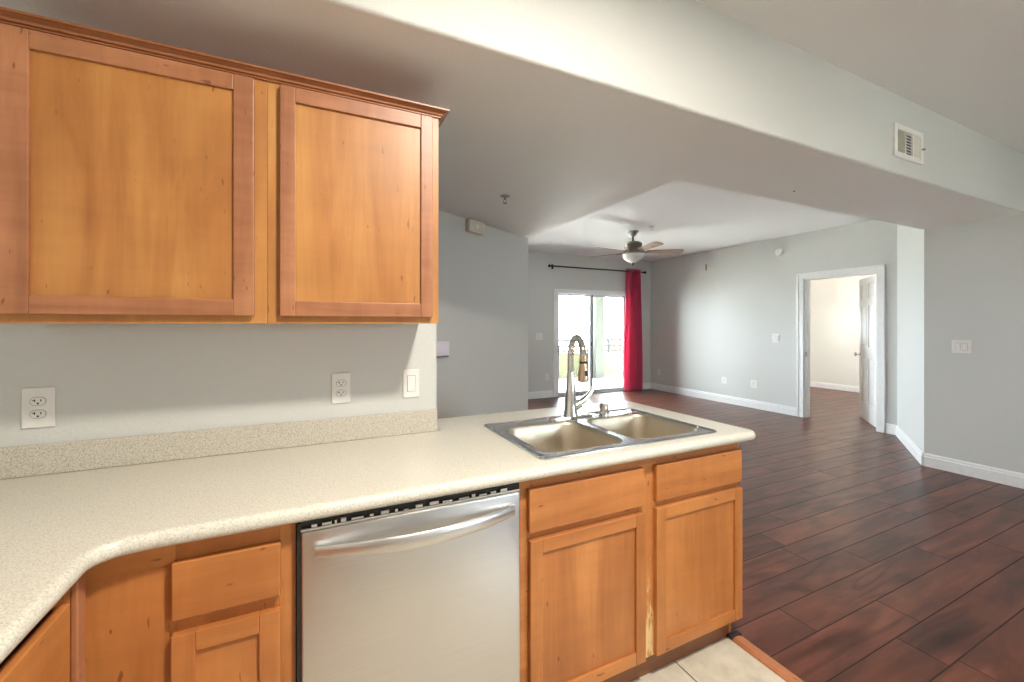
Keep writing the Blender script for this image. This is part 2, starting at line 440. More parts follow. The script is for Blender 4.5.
# kitchen walls
struct('wall_kitchen', prism([(KX0, WY), (0.472, WY), (0.484, WY + 0.006), (0.49, WY + 0.018), (0.49, WY + 0.102), (0.484, WY + 0.114), (0.472, WY + 0.12), (KX0, WY + 0.12)], 0, ZS), 'wall',
       'short grey wall between the upper cabinets and the counter', 'wall')
struct('wall_kitchen_left', box(KX0 - 0.12, KX0, KY0, 2.3, 0, ZK), 'wall', 'grey side wall of the kitchen', 'wall')
bw = bmesh.new()   # back wall, with the opening of the added fill-light window
def wall_holes(bm, axis, c0, c1, a0, a1, z0, z1, holes):
    """wall slab along an axis with rectangular openings, in strips"""
    cuts = sorted({a0, a1, *[h[0] for h in holes], *[h[1] for h in holes]})
    for p, q in zip(cuts, cuts[1:]):
        hs = [h for h in holes if h[0] <= p + 1e-6 and h[1] >= q - 1e-6]
        segs = [(z0, z1)] if not hs else [(z0, hs[0][2]), (hs[0][3], z1)]
        for s0, s1 in segs:
            if s1 - s0 > 1e-4:
                if axis == 'X': add_box(bm, p, q, c0, c1, s0, s1)
                else: add_box(bm, c0, c1, p, q, s0, s1)
wall_holes(bw, 'X', KY0 - 0.12, KY0, KX0, RX, 0, ZK, [(2.8, 3.8, 1.0, 2.0)])
struct('wall_back', bw, 'wall', 'grey wall behind the kitchen with an added fill-light window', 'wall')
struct('wall_right', box(RX, RX + 0.12, KY0 - 0.12, 1.872, 0, ZK), 'wall', 'beige-grey wall at the right with a double switch', 'wall')
# angled wall, from the right wall to the door wall
A0, A1 = (RX, 1.945), (DX, 2.625)
ax_, ay_ = A1[0] - A0[0], A1[1] - A0[1]; al = math.hypot(ax_, ay_); nx, ny = ay_ / al, -ax_ / al
struct('wall_angled', prism([A0, A1, (DX + 0.12, 2.60), (DX + 0.12, 2.50), (RX + 0.13, 1.872), (RX, 1.872)], 0, ZL), 'wall', 'bright angled wall between the doorway and the right corner', 'wall')
dw = bmesh.new(); wall_holes(dw, 'Y', DX, DX + 0.12, 2.60, FY, 0, ZL, [(2.82, 3.72, 0, 2.055)])
struct('wall_door', dw, 'wall', 'long grey wall holding the bedroom doorway', 'wall')
fw = bmesh.new(); wall_holes(fw, 'X', FY, FY + 0.14, 2.02, DX + 0.12, 0, ZL, [(2.30, 3.40, 0.3, 2.05), (4.20, 5.93, 0, 2.0)])
struct('wall_far', fw, 'wall', 'far grey wall around the sliding balcony door', 'wall')
# angled partition and its return
PA, PB = (2.09, 3.98), (-1.07, 3.98 - 3.16 * math.tan(math.radians(29.64)))
struct('wall_partition', prism([PA, PB, (PB[0], PB[1] + 0.13), (1.97, 4.04), (1.97, FY), (2.09, FY)], 0, ZS), 'wall', 'plain grey partition wall behind the peninsula', 'wall')
struct('wall_living_left', box(1.975, 2.09, 3.985, FY, ZS, ZL), 'wall', 'side wall of the living room above the partition', 'wall')
# ceilings and soffit
so = bmesh.new()
add_prism(so, [(KX0, 1.30), (RX, 1.30), (RX, 1.955), (2.108, 1.965), (2.09, 3.98), (PB[0], PB[1])], ZS, ZK)
so.edges.ensure_lookup_table()
es = [e for e in so.edges if all(abs(v.co.y - 1.30) < 1e-4 and abs(v.co.z - ZS) < 1e-4 for v in e.verts)]
bmesh.ops.bevel(so, geom=es, offset=0.014, segments=4, profile=0.5, affect='EDGES')
for f in so.faces:
    f.normal_update()
    if f.normal.y < -0.3 and f.calc_center_median().y < 1.32: f.material_index = 1
o = struct('ceiling_soffit', so, 'ceil', 'dropped soffit running above the peninsula with a tall cream side face', 'ceiling')
o.data.materials.append(M['wall'])
struct('ceiling', box(KX0 - 0.12, RX + 0.12, KY0 - 0.12, 1.40, ZK, ZK + 0.1), 'ceil', 'raised kitchen ceiling at the upper right', 'ceiling')
struct('ceiling_living', prism([(2.10, 1.97), (RX, 1.96), (RX + 0.1, 1.90), (DX + 0.12, 2.5), (DX + 0.12, FY + 0.14), (2.0, FY + 0.14), (2.0, 3.99), (2.095, 3.985)], ZL, ZL + 0.055), 'ceil_lr', 'white living room ceiling around the fan', 'ceiling')
# bedroom
bd = bmesh.new(); wall_holes(bd, 'X', 5.56, 5.68, DX + 0.12, 10.12, 0, 2.6, [(9.2, 9.6, 1.0, 1.7)])
struct('wall_bedroom_side', bd, 'bed', 'cream side wall of the bedroom', 'wall')
struct('wall_bedroom_end', box(10.0, 10.12, 1.2, 5.56, 0, 2.6), 'bed', 'cream bedroom wall seen through the doorway', 'wall')
struct('wall_bedroom_near', box(DX + 0.12, 10.0, 1.2, 1.32, 0, 2.6), 'bed', 'near cream wall of the bedroom', 'wall')
struct('ceiling_bedroom', box(DX + 0.12, 10.0, 1.32, 5.56, 2.6, 2.7), 'bed', 'bedroom ceiling', 'ceiling')

# baseboards: a run between two floor points, with a stepped top
def baseboard(name, p, q, h, th, label, side):
    p, q = Vector((*p, 0)), Vector((*q, 0)); d = (q - p).normalized(); n = Vector((-d.y, d.x, 0)) * side
    prof = [(0, 0.0), (th, 0.0), (th, h * 0.74), (th * 0.72, h * 0.78), (th * 0.72, h * 0.90), (th * 0.35, h), (0, h)]
    t = bmesh.new(); a = [t.verts.new(p + n * u + Vector((0, 0, z))) for u, z in prof]; b2 = [t.verts.new(q + n * u + Vector((0, 0, z))) for u, z in prof]
    for i in range(len(prof)):
        j = (i + 1) % len(prof); t.faces.new((a[i], a[j], b2[j], b2[i]))
    t.faces.new(a); t.faces.new(list(reversed(b2))); bmesh.ops.recalc_face_normals(t, faces=t.faces)
    return struct(name, t, 'trim', label, 'baseboard')
baseboard('baseboard_right', (RX, KY0), (RX, 1.942), 0.125, 0.016, 'white baseboard along the right wall', 1)
baseboard('baseboard_angled', (A0[0] - 0.004, A0[1] + 0.003), (A1[0] - 0.008, A1[1] - 0.004), 0.125, 0.016, 'white baseboard under the angled wall', 1)
baseboard('baseboard_door_right', (DX, 2.632), (DX, 2.738), 0.125, 0.016, 'short white baseboard between doorway and angled wall', 1)
baseboard('baseboard_door_left', (DX, 3.812), (DX, FY - 0.018), 0.13, 0.016, 'long white baseboard of the doorway wall', 1)
baseboard('baseboard_far_left', (2.11, FY), (4.11, FY), 0.13, 0.016, 'white baseboard left of the sliding door', -1)
baseboard('baseboard_far_right', (6.02, FY), (DX, FY), 0.13, 0.016, 'white baseboard behind the curtain', -1)
baseboard('baseboard_bedroom', (10.0, 1.33), (10.0, 5.55), 0.12, 0.016, 'white baseboard in the bedroom', 1)

# ------------------------------------------------------------------ bedroom doorway
d2 = sthing('door_1', 'white six-panel bedroom door standing open in its white casing', 'door', (DX, 2.82, 0))
cs = bmesh.new()
for y0, y1 in ((2.742, 2.826), (3.714, 3.805)):
    add_box(cs, DX - 0.018, DX - 0.0005, y0, y1, 0, 2.0498, 0.004); 
add_box(cs, DX - 0.018, DX - 0.0005, 2.742, 3.805, 2.05, 2.137, 0.004)
for y0, y1 in ((2.742, 2.765), (3.782, 3.805)): add_box(cs, DX - 0.026, DX - 0.0175, y0, y1, 0, 2.1135, 0.003)
add_box(cs, DX - 0.026, DX - 0.0175, 2.742, 3.805, 2.114, 2.137, 0.003)
obj('casing', cs, 'trim', d2)
jm = bmesh.new()
add_box(jm, DX - 0.004, DX + 0.13, 2.821, 2.838, 0, 2.05); add_box(jm, DX - 0.004, DX + 0.13, 3.702, 3.7195, 0, 2.05); add_box(jm, DX - 0.004, DX + 0.13, 2.838, 3.702, 2.037, 2.054)
add_box(jm, DX + 0.05, DX + 0.08, 2.838, 2.848, 0, 2.037); add_box(jm, DX + 0.05, DX + 0.08, 3.692, 3.702, 0, 2.037)
obj('jamb', jm, 'trim', d2)
# leaf built flat (u along width, v thickness, z) then swung
LW, LH, LT = 0.84, 2.02, 0.035
def six_panel():
    t = bmesh.new(); z0, z1 = 0.0, LH
    st = 0.115
    add_box(t, 0, LW, 0.008, LT - 0.008, z0, z1)
    rows = [(0.24, 0.88), (1.04, 1.62), (1.72, 1.92)]
    us = [0, st, LW / 2 - 0.045, LW / 2 + 0.045, LW - st, LW]
    for v0, v1 in ((0, 0.009), (LT - 0.009, LT)):
        add_box(t, us[0], us[1], v0, v1, z0, z1); add_box(t, us[2], us[3], v0, v1, z0, z1); add_box(t, us[4], us[5], v0, v1, z0, z1)
        zz = [z0, 0.24, 0.88, 1.04, 1.62, 1.72, 1.92, z1]
        for a, b2 in ((0, 1), (2, 3), (4, 5), (6, 7)):
            for u0, u1 in ((us[1], us[2]), (us[3], us[4])): add_box(t, u0, u1, v0, v1, zz[a], zz[b2])
        for a, b2 in rows:
            for u0, u1 in ((us[1], us[2]), (us[3], us[4])):
                e = 0.028; w0, w1 = (0.002, 0.012) if v0 == 0 else (LT - 0.012, LT - 0.002)
                add_box(t, u0 + e, u1 - e, w0, w1, a + e, b2 - e, 0.004)
    return t
lf_ang = math.atan2(0.60, 0.80)
LM = Matrix.Translation((DX + 0.118, 2.846, 0.02)) @ Matrix.Rotation(lf_ang, 4, 'Z')
t = six_panel(); bmesh.ops.transform(t, matrix=LM, verts=t.verts)
leaf = obj('door_leaf', t, 'trim', d2)
for s in (-1, 1):
    kn = lathe([(0.026, 0), (0.026, 0.006), (0.010, 0.010), (0.010, 0.035), (0.024, 0.045), (0.028, 0.058), (0.020, 0.070), (0.0, 0.073)], seg=20)
    bmesh.ops.transform(kn, matrix=LM @ Matrix.Translation((LW - 0.06, LT if s > 0 else 0, 0.92)) @ Matrix.Rotation(-s * PI / 2, 4, 'X'), verts=kn.verts)
    obj('knob', kn, 'nickel', leaf, smooth=40)
for z in (0.25, 1.0, 1.8):
    h = tube([Vector((DX + 0.113, 2.842, z)), Vector((DX + 0.113, 2.842, z + 0.09))], 0.006, 8)
    obj('hinge', h, 'nickel', d2)
obj('strike_plate', box(DX + 0.012, DX + 0.04, 3.698, 3.704, 0.90, 0.97), 'nickel', d2)

# ------------------------------------------------------------------ sliding balcony door
sd = sthing('door_2', 'white framed sliding glass door to the balcony', 'sliding door', (5.0, FY, 0))
f_ = bmesh.new()
add_box(f_, 4.125, 4.215, FY - 0.02, FY + 0.13, 0, 2.06, 0.003); add_box(f_, 5.915, 6.005, FY - 0.02, FY + 0.13, 0, 2.06, 0.003)
add_box(f_, 4.215, 5.915, FY - 0.02, FY + 0.13, 1.975, 2.06, 0.003)
obj('door_frame', f_, 'trim', sd)
obj('track', box(4.215, 5.915, FY - 0.01, FY + 0.13, 0.0, 0.022, 0.002), 'alum', sd)
def sash(name, x0, x1, y0, y1, mat, wl, wr):
    t = bmesh.new(); z0, z1 = 0.024, 1.972
    add_box(t, x0, x0 + wl, y0, y1, z0, z1, 0.002); add_box(t, x1 - wr, x1, y0, y1, z0, z1, 0.002)
    add_box(t, x0 + wl, x1 - wr, y0, y1, z0, z0 + 0.045, 0.002); add_box(t, x0 + wl, x1 - wr, y0, y1, z1 - 0.035, z1, 0.002)
    s = obj(name, t, mat, sd); ym = (y0 + y1) / 2
    obj('glass_pane', box(x0 + wl, x1 - wr, ym - 0.003, ym + 0.003, z0 + 0.045, z1 - 0.035), 'glass', s)
    return s
s1 = sash('sliding_sash', 4.218, 5.03, FY + 0.015, FY + 0.05, 'alum', 0.04, 0.05)
s2 = sash('fixed_sash', 5.035, 5.912, FY + 0.06, FY + 0.095, 'alum', 0.02, 0.05)
obj('gasket', box(5.028, 5.052, FY + 0.010, FY + 0.055, 0.024, 1.972), 'gasket', s1)
hb = bmesh.new(); add_box(hb, 4.222, 4.246, FY - 0.012, FY + 0.014, 0.80, 0.99, 0.004); add_box(hb, 4.226, 4.24, FY - 0.035, FY - 0.012, 0.82, 0.97, 0.004)
obj('pull_handle', hb, 'gasket', s1, smooth=40)
obj('latch', box(4.99, 5.01, FY - 0.002, FY + 0.014, 0.95, 1.03, 0.003), 'blackp', s1)

# added fill-light windows and bedroom window (frames and panes)
def window(name, axis, c, a0, a1, z0, z1, label):
    w = sthing(name, label, 'window', (0, 0, 0))
    t = bmesh.new(); g = bmesh.new(); m = (a0 + a1) / 2
    for p, q, r_, s_ in ((a0, a0 + 0.05, z0, z1), (a1 - 0.05, a1, z0, z1), (a0 + 0.05, a1 - 0.05, z0, z0 + 0.05), (a0 + 0.05, a1 - 0.05, z1 - 0.05, z1), (m - 0.025, m + 0.025, z0 + 0.05, z1 - 0.05)):
        add_box(t, p, q, c - 0.03, c + 0.03, r_, s_, 0.002)
    fr = obj('window_frame', t, 'trim', w)
    for p, q in ((a0 + 0.05, m - 0.025), (m + 0.025, a1 - 0.05)): add_box(g, p, q, c - 0.003, c + 0.003, z0 + 0.05, z1 - 0.05)
    obj('pane', g, 'glass', fr)
window('window_fill_dining', 'X', KY0 - 0.06, 2.8, 3.8, 1.0, 2.0, 'unseen square window added behind the viewer for cool fill light')  # unseen opening put in to give cool fill from behind
window('window_2', 'X', 5.62, 9.2, 9.6, 1.0, 1.7, 'bedroom window hidden beside the doorway')

window('window_fill_living', 'X', FY + 0.07, 2.30, 3.40, 0.3, 2.05, 'unseen living room window added behind the partition to spread daylight')  # added out of view to broaden daylight on the door wall and ceiling
# ------------------------------------------------------------------ balcony and outdoors
struct('floor_balcony', box(1.0, 9.5, FY + 0.141, 9.6, -0.15, -0.02), 'concrete', 'sunlit pale concrete balcony floor', 'floor')
struct('ceiling_balcony', box(1.0, 9.5, FY + 0.141, 9.5, 2.62, 2.8), 'concrete', 'underside of the balcony above', 'ceiling')
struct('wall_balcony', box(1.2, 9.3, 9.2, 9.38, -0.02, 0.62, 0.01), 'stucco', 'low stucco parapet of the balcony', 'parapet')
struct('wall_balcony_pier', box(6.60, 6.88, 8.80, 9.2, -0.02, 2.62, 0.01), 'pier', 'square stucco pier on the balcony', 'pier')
rl = thing('balcony_railing', 'dark metal railing of thin horizontal bars on the balcony parapet', 'railing', (5.0, 9.29, 0.62))
for z in (0.67, 0.80, 0.96):
    obj('rail_bar', box(1.3, 9.2, 9.26, 9.32, z - 0.024, z + 0.024), 'rail', rl)
for x in (1.5, 3.2, 4.9, 5.6, 7.4, 9.0):
    obj('post', box(x - 0.03, x + 0.03, 9.262, 9.318, 0.621, 0.99), 'rail', rl)
struct('ground', box(-40, 60, -40, 80, -3.3, -3.1), 'ground', 'pale open ground beyond the balcony', 'ground')
def tree(loc, h, r, n, seed, label):
    rnd = random.Random(seed)
    tr = thing('tree', label, 'tree', loc)
    x, y, z = loc
    b = bmesh.new(); add_tube(b, [(x, y, z), (x + 0.08, y, z + h * 0.35), (x - 0.05, y + 0.05, z + h * 0.62)], [0.16, 0.12, 0.07], 10)
    for k in range(7):
        a = k * 0.9; add_tube(b, [(x, y, z + h * 0.45), (x + math.cos(a) * r * 0.35, y + math.sin(a) * r * 0.35, z + h * 0.65), (x + math.cos(a) * r * 0.7, y + math.sin(a) * r * 0.7, z + h * (0.72 + 0.05 * (k % 3)))], [0.06, 0.04, 0.015], 7)
    obj('trunk', b, 'bark', tr)
    t = bmesh.new(); cl = [(rnd.uniform(-1, 1) * r * 0.75, rnd.uniform(-1, 1) * r * 0.75, h * rnd.uniform(0.62, 0.98)) for _ in range(16)]
    for _ in range(n):
        cx, cy, cz = rnd.choice(cl); s = r * 0.32
        p = Vector((x + cx + rnd.gauss(0, s), y + cy + rnd.gauss(0, s), z + cz + rnd.gauss(0, s * 0.8)))
        m = Matrix.Translation(p) @ Matrix.Rotation(rnd.uniform(0, 6.3), 4, 'Z') @ Matrix.Rotation(rnd.uniform(0, 3.1), 4, 'X')
        k = rnd.uniform(0.05, 0.10)
        t.faces.new([t.verts.new(m @ Vector(q)) for q in ((-k, 0, 0), (0, -k * 0.45, 0), (k * 1.2, 0, 0.01), (0, k * 0.45, 0))])
    f = obj('foliage', t, 'leaf', tr); f['kind'] = 'stuff'
tree((13.6, 16.5, -3.1), 6.0, 1.5, 1700, 1, 'leafy green tree seen beyond the balcony pier')
tree((9.4, 16.6, -3.1), 5.2, 1.0, 160, 5, 'sparse tree seen through the left glass panel')

# ------------------------------------------------------------------ curtain rod and curtain
rod = thing('curtain_rod', 'black curtain rod with round finials above the sliding door', 'curtain rod', (5.15, 6.73, 2.475))
obj('rod', tube([(4.03, 6.73, 2.475), (6.27, 6.73, 2.475)], 0.014, 12), 'black', rod, smooth=50)
for x, s in ((4.03, -1), (6.27, 1)):
    f = lathe([(0.014, 0), (0.02, 0.008), (0.02, 0.016), (0.012, 0.022), (0.026, 0.036), (0.030, 0.05), (0.020, 0.066), (0, 0.072)], seg=16)
    bmesh.ops.transform(f, matrix=Matrix.Translation((x, 6.73, 2.475)) @ Matrix.Rotation(s * PI / 2, 4, 'Y'), verts=f.verts)
    obj('finial', f, 'black', rod, smooth=50)
for x in (4.10, 6.16):
    b = bmesh.new(); add_tube(b, [(x, FY - 0.001, 2.475), (x, 6.74, 2.475)], 0.008, 8); add_box(b, x - 0.02, x + 0.02, FY - 0.006, FY - 0.0005, 2.43, 2.52, 0.002)
    obj('bracket', b, 'black', rod)
cu = thing('curtain', 'maroon grommet curtain drawn to the side of the sliding door', 'curtain', (6.06, 6.73, 0))
t = bmesh.new(); nU, nV = 110, 36; grid = []
for j in range(nV + 1):
    v = j / nV; z = 2.525 + (0.012 - 2.525) * v; row = []
    x0, x1 = 5.835 - 0.055 * min(1, v * 1.3), 6.175 + 0.055 * min(1, v * 1.3)
    for i in range(nU + 1):
        u = i / nU; x = x0 + (x1 - x0) * u
        amp = 0.050 + 0.008 * math.sin(3 * v + u * 5)
        y = 6.73 + amp * math.sin(u * 2 * PI * 4.0 + 0.5 * math.sin(v * 2.2)) + 0.006 * math.sin(u * 37 + v * 4)
        x += 0.010 * math.sin(u * 2 * PI * 8.0 + v)
        row.append(t.verts.new((x, y, z)))
    grid.append(row)
for j in range(nV):
    for i in range(nU): t.faces.new((grid[j][i], grid[j][i + 1], grid[j + 1][i + 1], grid[j + 1][i]))
bmesh.ops.recalc_face_normals(t, faces=t.faces)
c = obj('drape', t, 'curtain', cu, smooth=80)
so_ = c.modifiers.new('thick', 'SOLIDIFY'); so_.thickness = 0.003
for k in range(4):
    x = 5.885 + k * 0.08
    b = bmesh.new()
    ring = [(x, 6.73 + 0.024 * math.cos(a), 2.475 + 0.024 * math.sin(a)) for a in [2 * PI * q / 16 for q in range(17)]]
    add_tube(b, ring, 0.005, 6); obj('grommet', b, 'chrome', cu, smooth=50)

# ------------------------------------------------------------------ ceiling fan
FC = (4.21, 4.73)
fan = thing('ceiling_fan', 'five-blade ceiling fan with pewter motor and frosted glass bowl light', 'ceiling fan', (*FC, ZL))
def at(p): return (FC[0], FC[1], p)
obj('canopy', lathe([(0.0, 0.0), (0.080, 0.0), (0.082, -0.012), (0.066, -0.03), (0.05, -0.045), (0.045, -0.062), (0.025, -0.075), (0.0, -0.076)], (*FC, ZL), 28), 'bronze', fan, smooth=40)
obj('downrod', lathe([(0.013, 0), (0.013, -0.08), (0.03, -0.082), (0.03, -0.11), (0.0, -0.111)], (*FC, ZL - 0.07), 14), 'black', fan, smooth=40)
obj('motor', lathe([(0.0, 2.590), (0.05, 2.588), (0.105, 2.572), (0.128, 2.55), (0.132, 2.53), (0.122, 2.515), (0.130, 2.50), (0.118, 2.478), (0.09, 2.465), (0.085, 2.43), (0.06, 2.425), (0, 2.424)], (*FC, 0), 32), 'bronze', fan, smooth=30)
obj('light_fitter', lathe([(0, 2.43), (0.075, 2.428), (0.10, 2.415), (0.155, 2.405), (0.155, 2.397), (0.0, 2.396)], (*FC, 0), 28), 'bronze', fan, smooth=40)
bowl = obj('glass_bowl', lathe([(0.150, 2.402), (0.158, 2.395), (0.156, 2.375), (0.138, 2.345), (0.105, 2.315), (0.06, 2.288), (0.02, 2.272), (0.0, 2.270)], (*FC, 0), 32), 'bowlglass', fan, smooth=50)
obj('finial', lathe([(0.016, 2.272), (0.02, 2.262), (0.010, 2.250), (0.008, 2.24), (0.0, 2.234)], (*FC, 0), 12), 'black', bowl, smooth=40)
for i in range(5):
    a = math.radians(41 + 72 * i)
    m = Matrix.Translation((FC[0], FC[1], 2.438)) @ Matrix.Rotation(a, 4, 'Z')
    t = bmesh.new(); add_tube(t, [(0.07, 0, 0.012), (0.12, 0, 0.012), (0.16, 0, -0.004), (0.20, 0, -0.010)], 0.009, 8)
    t2 = prism([(0.17, -0.02), (0.20, -0.042), (0.245, -0.045), (0.27, 0), (0.245, 0.045), (0.20, 0.042), (0.17, 0.02)], -0.014, -0.008)
    bmesh.ops.transform(t2, matrix=Matrix.Rotation(math.radians(-11), 4, 'X'), verts=t2.verts); merge(t, t2)
    bmesh.ops.transform(t, matrix=m, verts=t.verts)
    bl_pts = [(0.19, -0.055)] + [(0.19 + (0.50) * k / 6, -0.055 - 0.014 * math.sin(k / 6 * PI * 0.6)) for k in range(1, 6)] + [(0.685, -0.062), (0.705, -0.045), (0.71, 0), (0.705, 0.045), (0.685, 0.062)] + [(0.19 + 0.50 * k / 6, 0.055 + 0.014 * math.sin(k / 6 * PI * 0.6)) for k in range(5, 0, -1)] + [(0.19, 0.055)]
    b = prism(bl_pts, -0.008, -0.001)
    bmesh.ops.transform(b, matrix=m @ Matrix.Rotation(math.radians(-11), 4, 'X'), verts=b.verts)
    blade = obj('blade', b, 'blade', fan)
    obj('blade_iron', t, 'bronze', blade)

# ------------------------------------------------------------------ ceiling and wall fittings
def sprinkler(x, y, z, label):
    s = thing('fire_sprinkler', label, 'sprinkler', (x, y, z))
    obj('escutcheon', lathe([(0, 0), (0.036, 0), (0.034, -0.006), (0.016, -0.010), (0, -0.0105)], (x, y, z), 20), 'bronze', s, smooth=40)
    b = lathe([(0.008, -0.010), (0.008, -0.028), (0.0, -0.029)], (x, y, z), 10)
    for sg in (-1, 1): add_tube(b, [(x + sg * 0.007, y, z - 0.022), (x + sg * 0.014, y, z - 0.036), (x + sg * 0.004, y, z - 0.052)], 0.0025, 6)
    obj('head', b, 'bronze', s)
    obj('deflector', lathe([(0, -0.050), (0.017, -0.052), (0.017, -0.055), (0, -0.056)], (x, y, z), 14), 'bronze', s)
sprinkler(1.252, 2.742, ZS, 'small sprinkler head on the soffit near the chime box')
sprinkler(4.231, 4.382, ZL, 'small sprinkler head on the ceiling beside the fan')
tag(obj('ceiling_plug', lathe([(0, 0), (0.008, 0), (0.007, -0.004), (0, -0.005)], (3.021, 1.776, ZS), 12), 'slot_grey', origin=(3.021, 1.776, ZS)), 'tiny dark plug on the underside of the soffit', 'plug')

# vent on the soffit face (y=1.30, facing the camera side)
vt = thing('wall_vent', 'white louvred air vent on the side of the soffit', 'vent', (3.37, 1.30, 2.5))
x0, x1, z0, z1 = 3.19, 3.552, 2.402, 2.604
t = bmesh.new()
for a, b2, c_, d_ in ((x0, x0 + 0.035, z0, z1), (x1 - 0.035, x1, z0, z1), (x0 + 0.035, x1 - 0.035, z0, z0 + 0.032), (x0 + 0.035, x1 - 0.035, z1 - 0.032, z1)):
    add_box(t, a, b2, 1.286, 1.2995, c_, d_, 0.003)
w = (x1 - x0 - 0.07) / 3
for k in (1, 2): add_box(t, x0 + 0.035 + k * w - 0.007, x0 + 0.035 + k * w + 0.007, 1.287, 1.299, z0 + 0.03, z1 - 0.03, 0.001)
obj('vent_frame', t, 'plastic', vt)
obj('backing', box(x0 + 0.03, x1 - 0.03, 1.2965, 1.2995, z0 + 0.03, z1 - 0.03), 'dark', vt)
for k in range(9):   # angled fins, first bay
    xx = x0 + 0.038 + k * w / 9
    t = bmesh.new(); add_box(t, -0.0008, 0.0008, -0.005, 0.005, z0 + 0.034, z1 - 0.034)
    bmesh.ops.transform(t, matrix=Matrix.Translation((xx + 0.003, 1.2915, 0)) @ Matrix.Rotation(math.radians(-35), 4, 'Z'), verts=t.verts)
    obj('fin', t, 'beige', vt)
for k in range(7):   # horizontal fins, middle bay
    zz = z0 + 0.045 + k * 0.0185
    obj('fin', box(x0 + 0.035 + w + 0.007, x0 + 0.035 + 2 * w - 0.007, 1.288, 1.295, zz, zz + 0.0045), 'plastic', vt)
obj('shutter', box(x0 + 0.035 + 2 * w + 0.007, x1 - 0.036, 1.290, 1.296, z0 + 0.034, z1 - 0.034), 'beige', vt)
obj('lever', box(x1 - 0.026, x1 - 0.006, 1.272, 1.287, 2.492, 2.500, 0.001), 'bronze', vt)

def place(bm, origin, ang):
    """local frame: +x right along wall, +y out of wall toward room, z up, rotated so that the wall normal points at ang"""
    bmesh.ops.transform(bm, matrix=Matrix.Translation(origin) @ Matrix.Rotation(ang, 4, 'Z'), verts=bm.verts); return bm
# local: wall plane y=0, room side is -y (viewer looks along +y); ang=0 -> a wall like the kitchen wall
def outlet(cx, cy, cz, ang, label, W=0.072, H=0.118):
    o = thing('wall_outlet', label, 'outlet', (cx, cy, cz), 'duplex wall outlets' if False else None)
    org = (cx, cy, cz)
    obj('cover_plate', place(box(-W / 2, W / 2, -0.0065, -0.0004, -H / 2, H / 2, 0.002), org, ang), 'plastic', o)
    for s in (1, -1):
        zc = 0.0195 * s
        def stad(w, h): return rrect(-w / 2, w / 2, zc - h / 2, zc + h / 2, h / 2 - 0.0005, 6)
        def face(pts, y0, y1):
            t = prism([(x, z) for x, z in pts], -y1, -y0)
            bmesh.ops.transform(t, matrix=Matrix.Rotation(PI / 2, 4, 'X'), verts=t.verts); return t
        g = face(stad(0.0365, 0.0265), -0.0072, -0.0064); obj('groove', place(g, org, ang), 'slot_grey', o)
        r = obj('receptacle', place(face(stad(0.034, 0.024), -0.0078, -0.0064), org, ang), 'plastic', o)
        b = bmesh.new()
        add_box(b, -0.0085, -0.006, -0.0084, -0.0077, zc - 0.001, zc + 0.0065)
        if W > 0.08 or 'kitchen' in label: add_box(b, -0.0125, -0.006, -0.0084, -0.0077, zc + 0.002, zc + 0.0045)
        add_box(b, 0.0055, 0.008, -0.0084, -0.0077, zc - 0.0005, zc + 0.006)
        obj('slots', place(b, org, ang), 'dark', r)
        gnd = lathe([(0.0, 0.0077), (0.0028, 0.0077), (0.0028, 0.0084), (0, 0.0084)], seg=10)
        bmesh.ops.transform(gnd, matrix=Matrix.Translation((0, 0, zc - 0.0065)) @ Matrix.Rotation(PI / 2, 4, 'X'), verts=gnd.verts)
        obj('ground_hole', place(gnd, org, ang), 'dark', r)
    return o
def switch(cx, cy, cz, ang, label, gangs=1, W=0.072, H=0.118, name='light_switch'):
    o = thing(name, label, 'switch', (cx, cy, cz)); org = (cx, cy, cz)
    obj('cover_plate', place(box(-W / 2, W / 2, -0.0065, -0.0004, -H / 2, H / 2, 0.002), org, ang), 'plastic', o)
    for k in range(gangs):
        xc = (k - (gangs - 1) / 2) * 0.046
        obj('groove', place(box(xc - 0.0175, xc + 0.0175, -0.0070, -0.0063, -0.034, 0.034), org, ang), 'slot_grey', o)
        t = bmesh.new(); add_box(t, xc - 0.016, xc + 0.016, -0.0115, -0.0064, -0.0325, 0.0325, 0.001)
        t.verts.ensure_lookup_table()
        for v in t.verts:
            if v.co.y < -0.009: v.co.y += 0.003 * (0.5 + v.co.z / 0.065)
        obj('rocker', place(t, org, ang), 'plastic', o)
    return o
outlet(-0.760, WY, 1.1185, 0, 'kitchen outlet nearest the left edge, cut by the bright band on the wall', 0.074, 0.122)
outlet(0.0995, WY, 1.1225, 0, 'kitchen outlet under the right upper cabinet', 0.068, 0.118)
switch(0.3745, WY, 1.1245, 0, 'white rocker switch at the end of the kitchen wall', 1, 0.068, 0.118)
outlet(3.983, FY, 0.38, 0, 'low outlet left of the sliding door')
switch(3.81, FY, 1.155, 0, 'double switch left of the sliding door', 2, 0.145, 0.125)
RW = -PI / 2   # walls facing -x
outlet(DX, 6.58, 0.38, RW, 'low outlet in the corner beside the curtain')
outlet(DX, 5.04, 0.388, RW, 'low outlet in the middle of the doorway wall', 0.10, 0.11)
outlet(DX, 4.495, 0.396, RW, 'low outlet nearest the doorway', 0.10, 0.12)
switch(DX, 4.13, 1.165, RW, 'double switch left of the bedroom doorway', 2, 0.112, 0.135)
switch(RX, 1.685, 1.171, RW, 'double rocker switch on the right wall', 2, 0.128, 0.118)
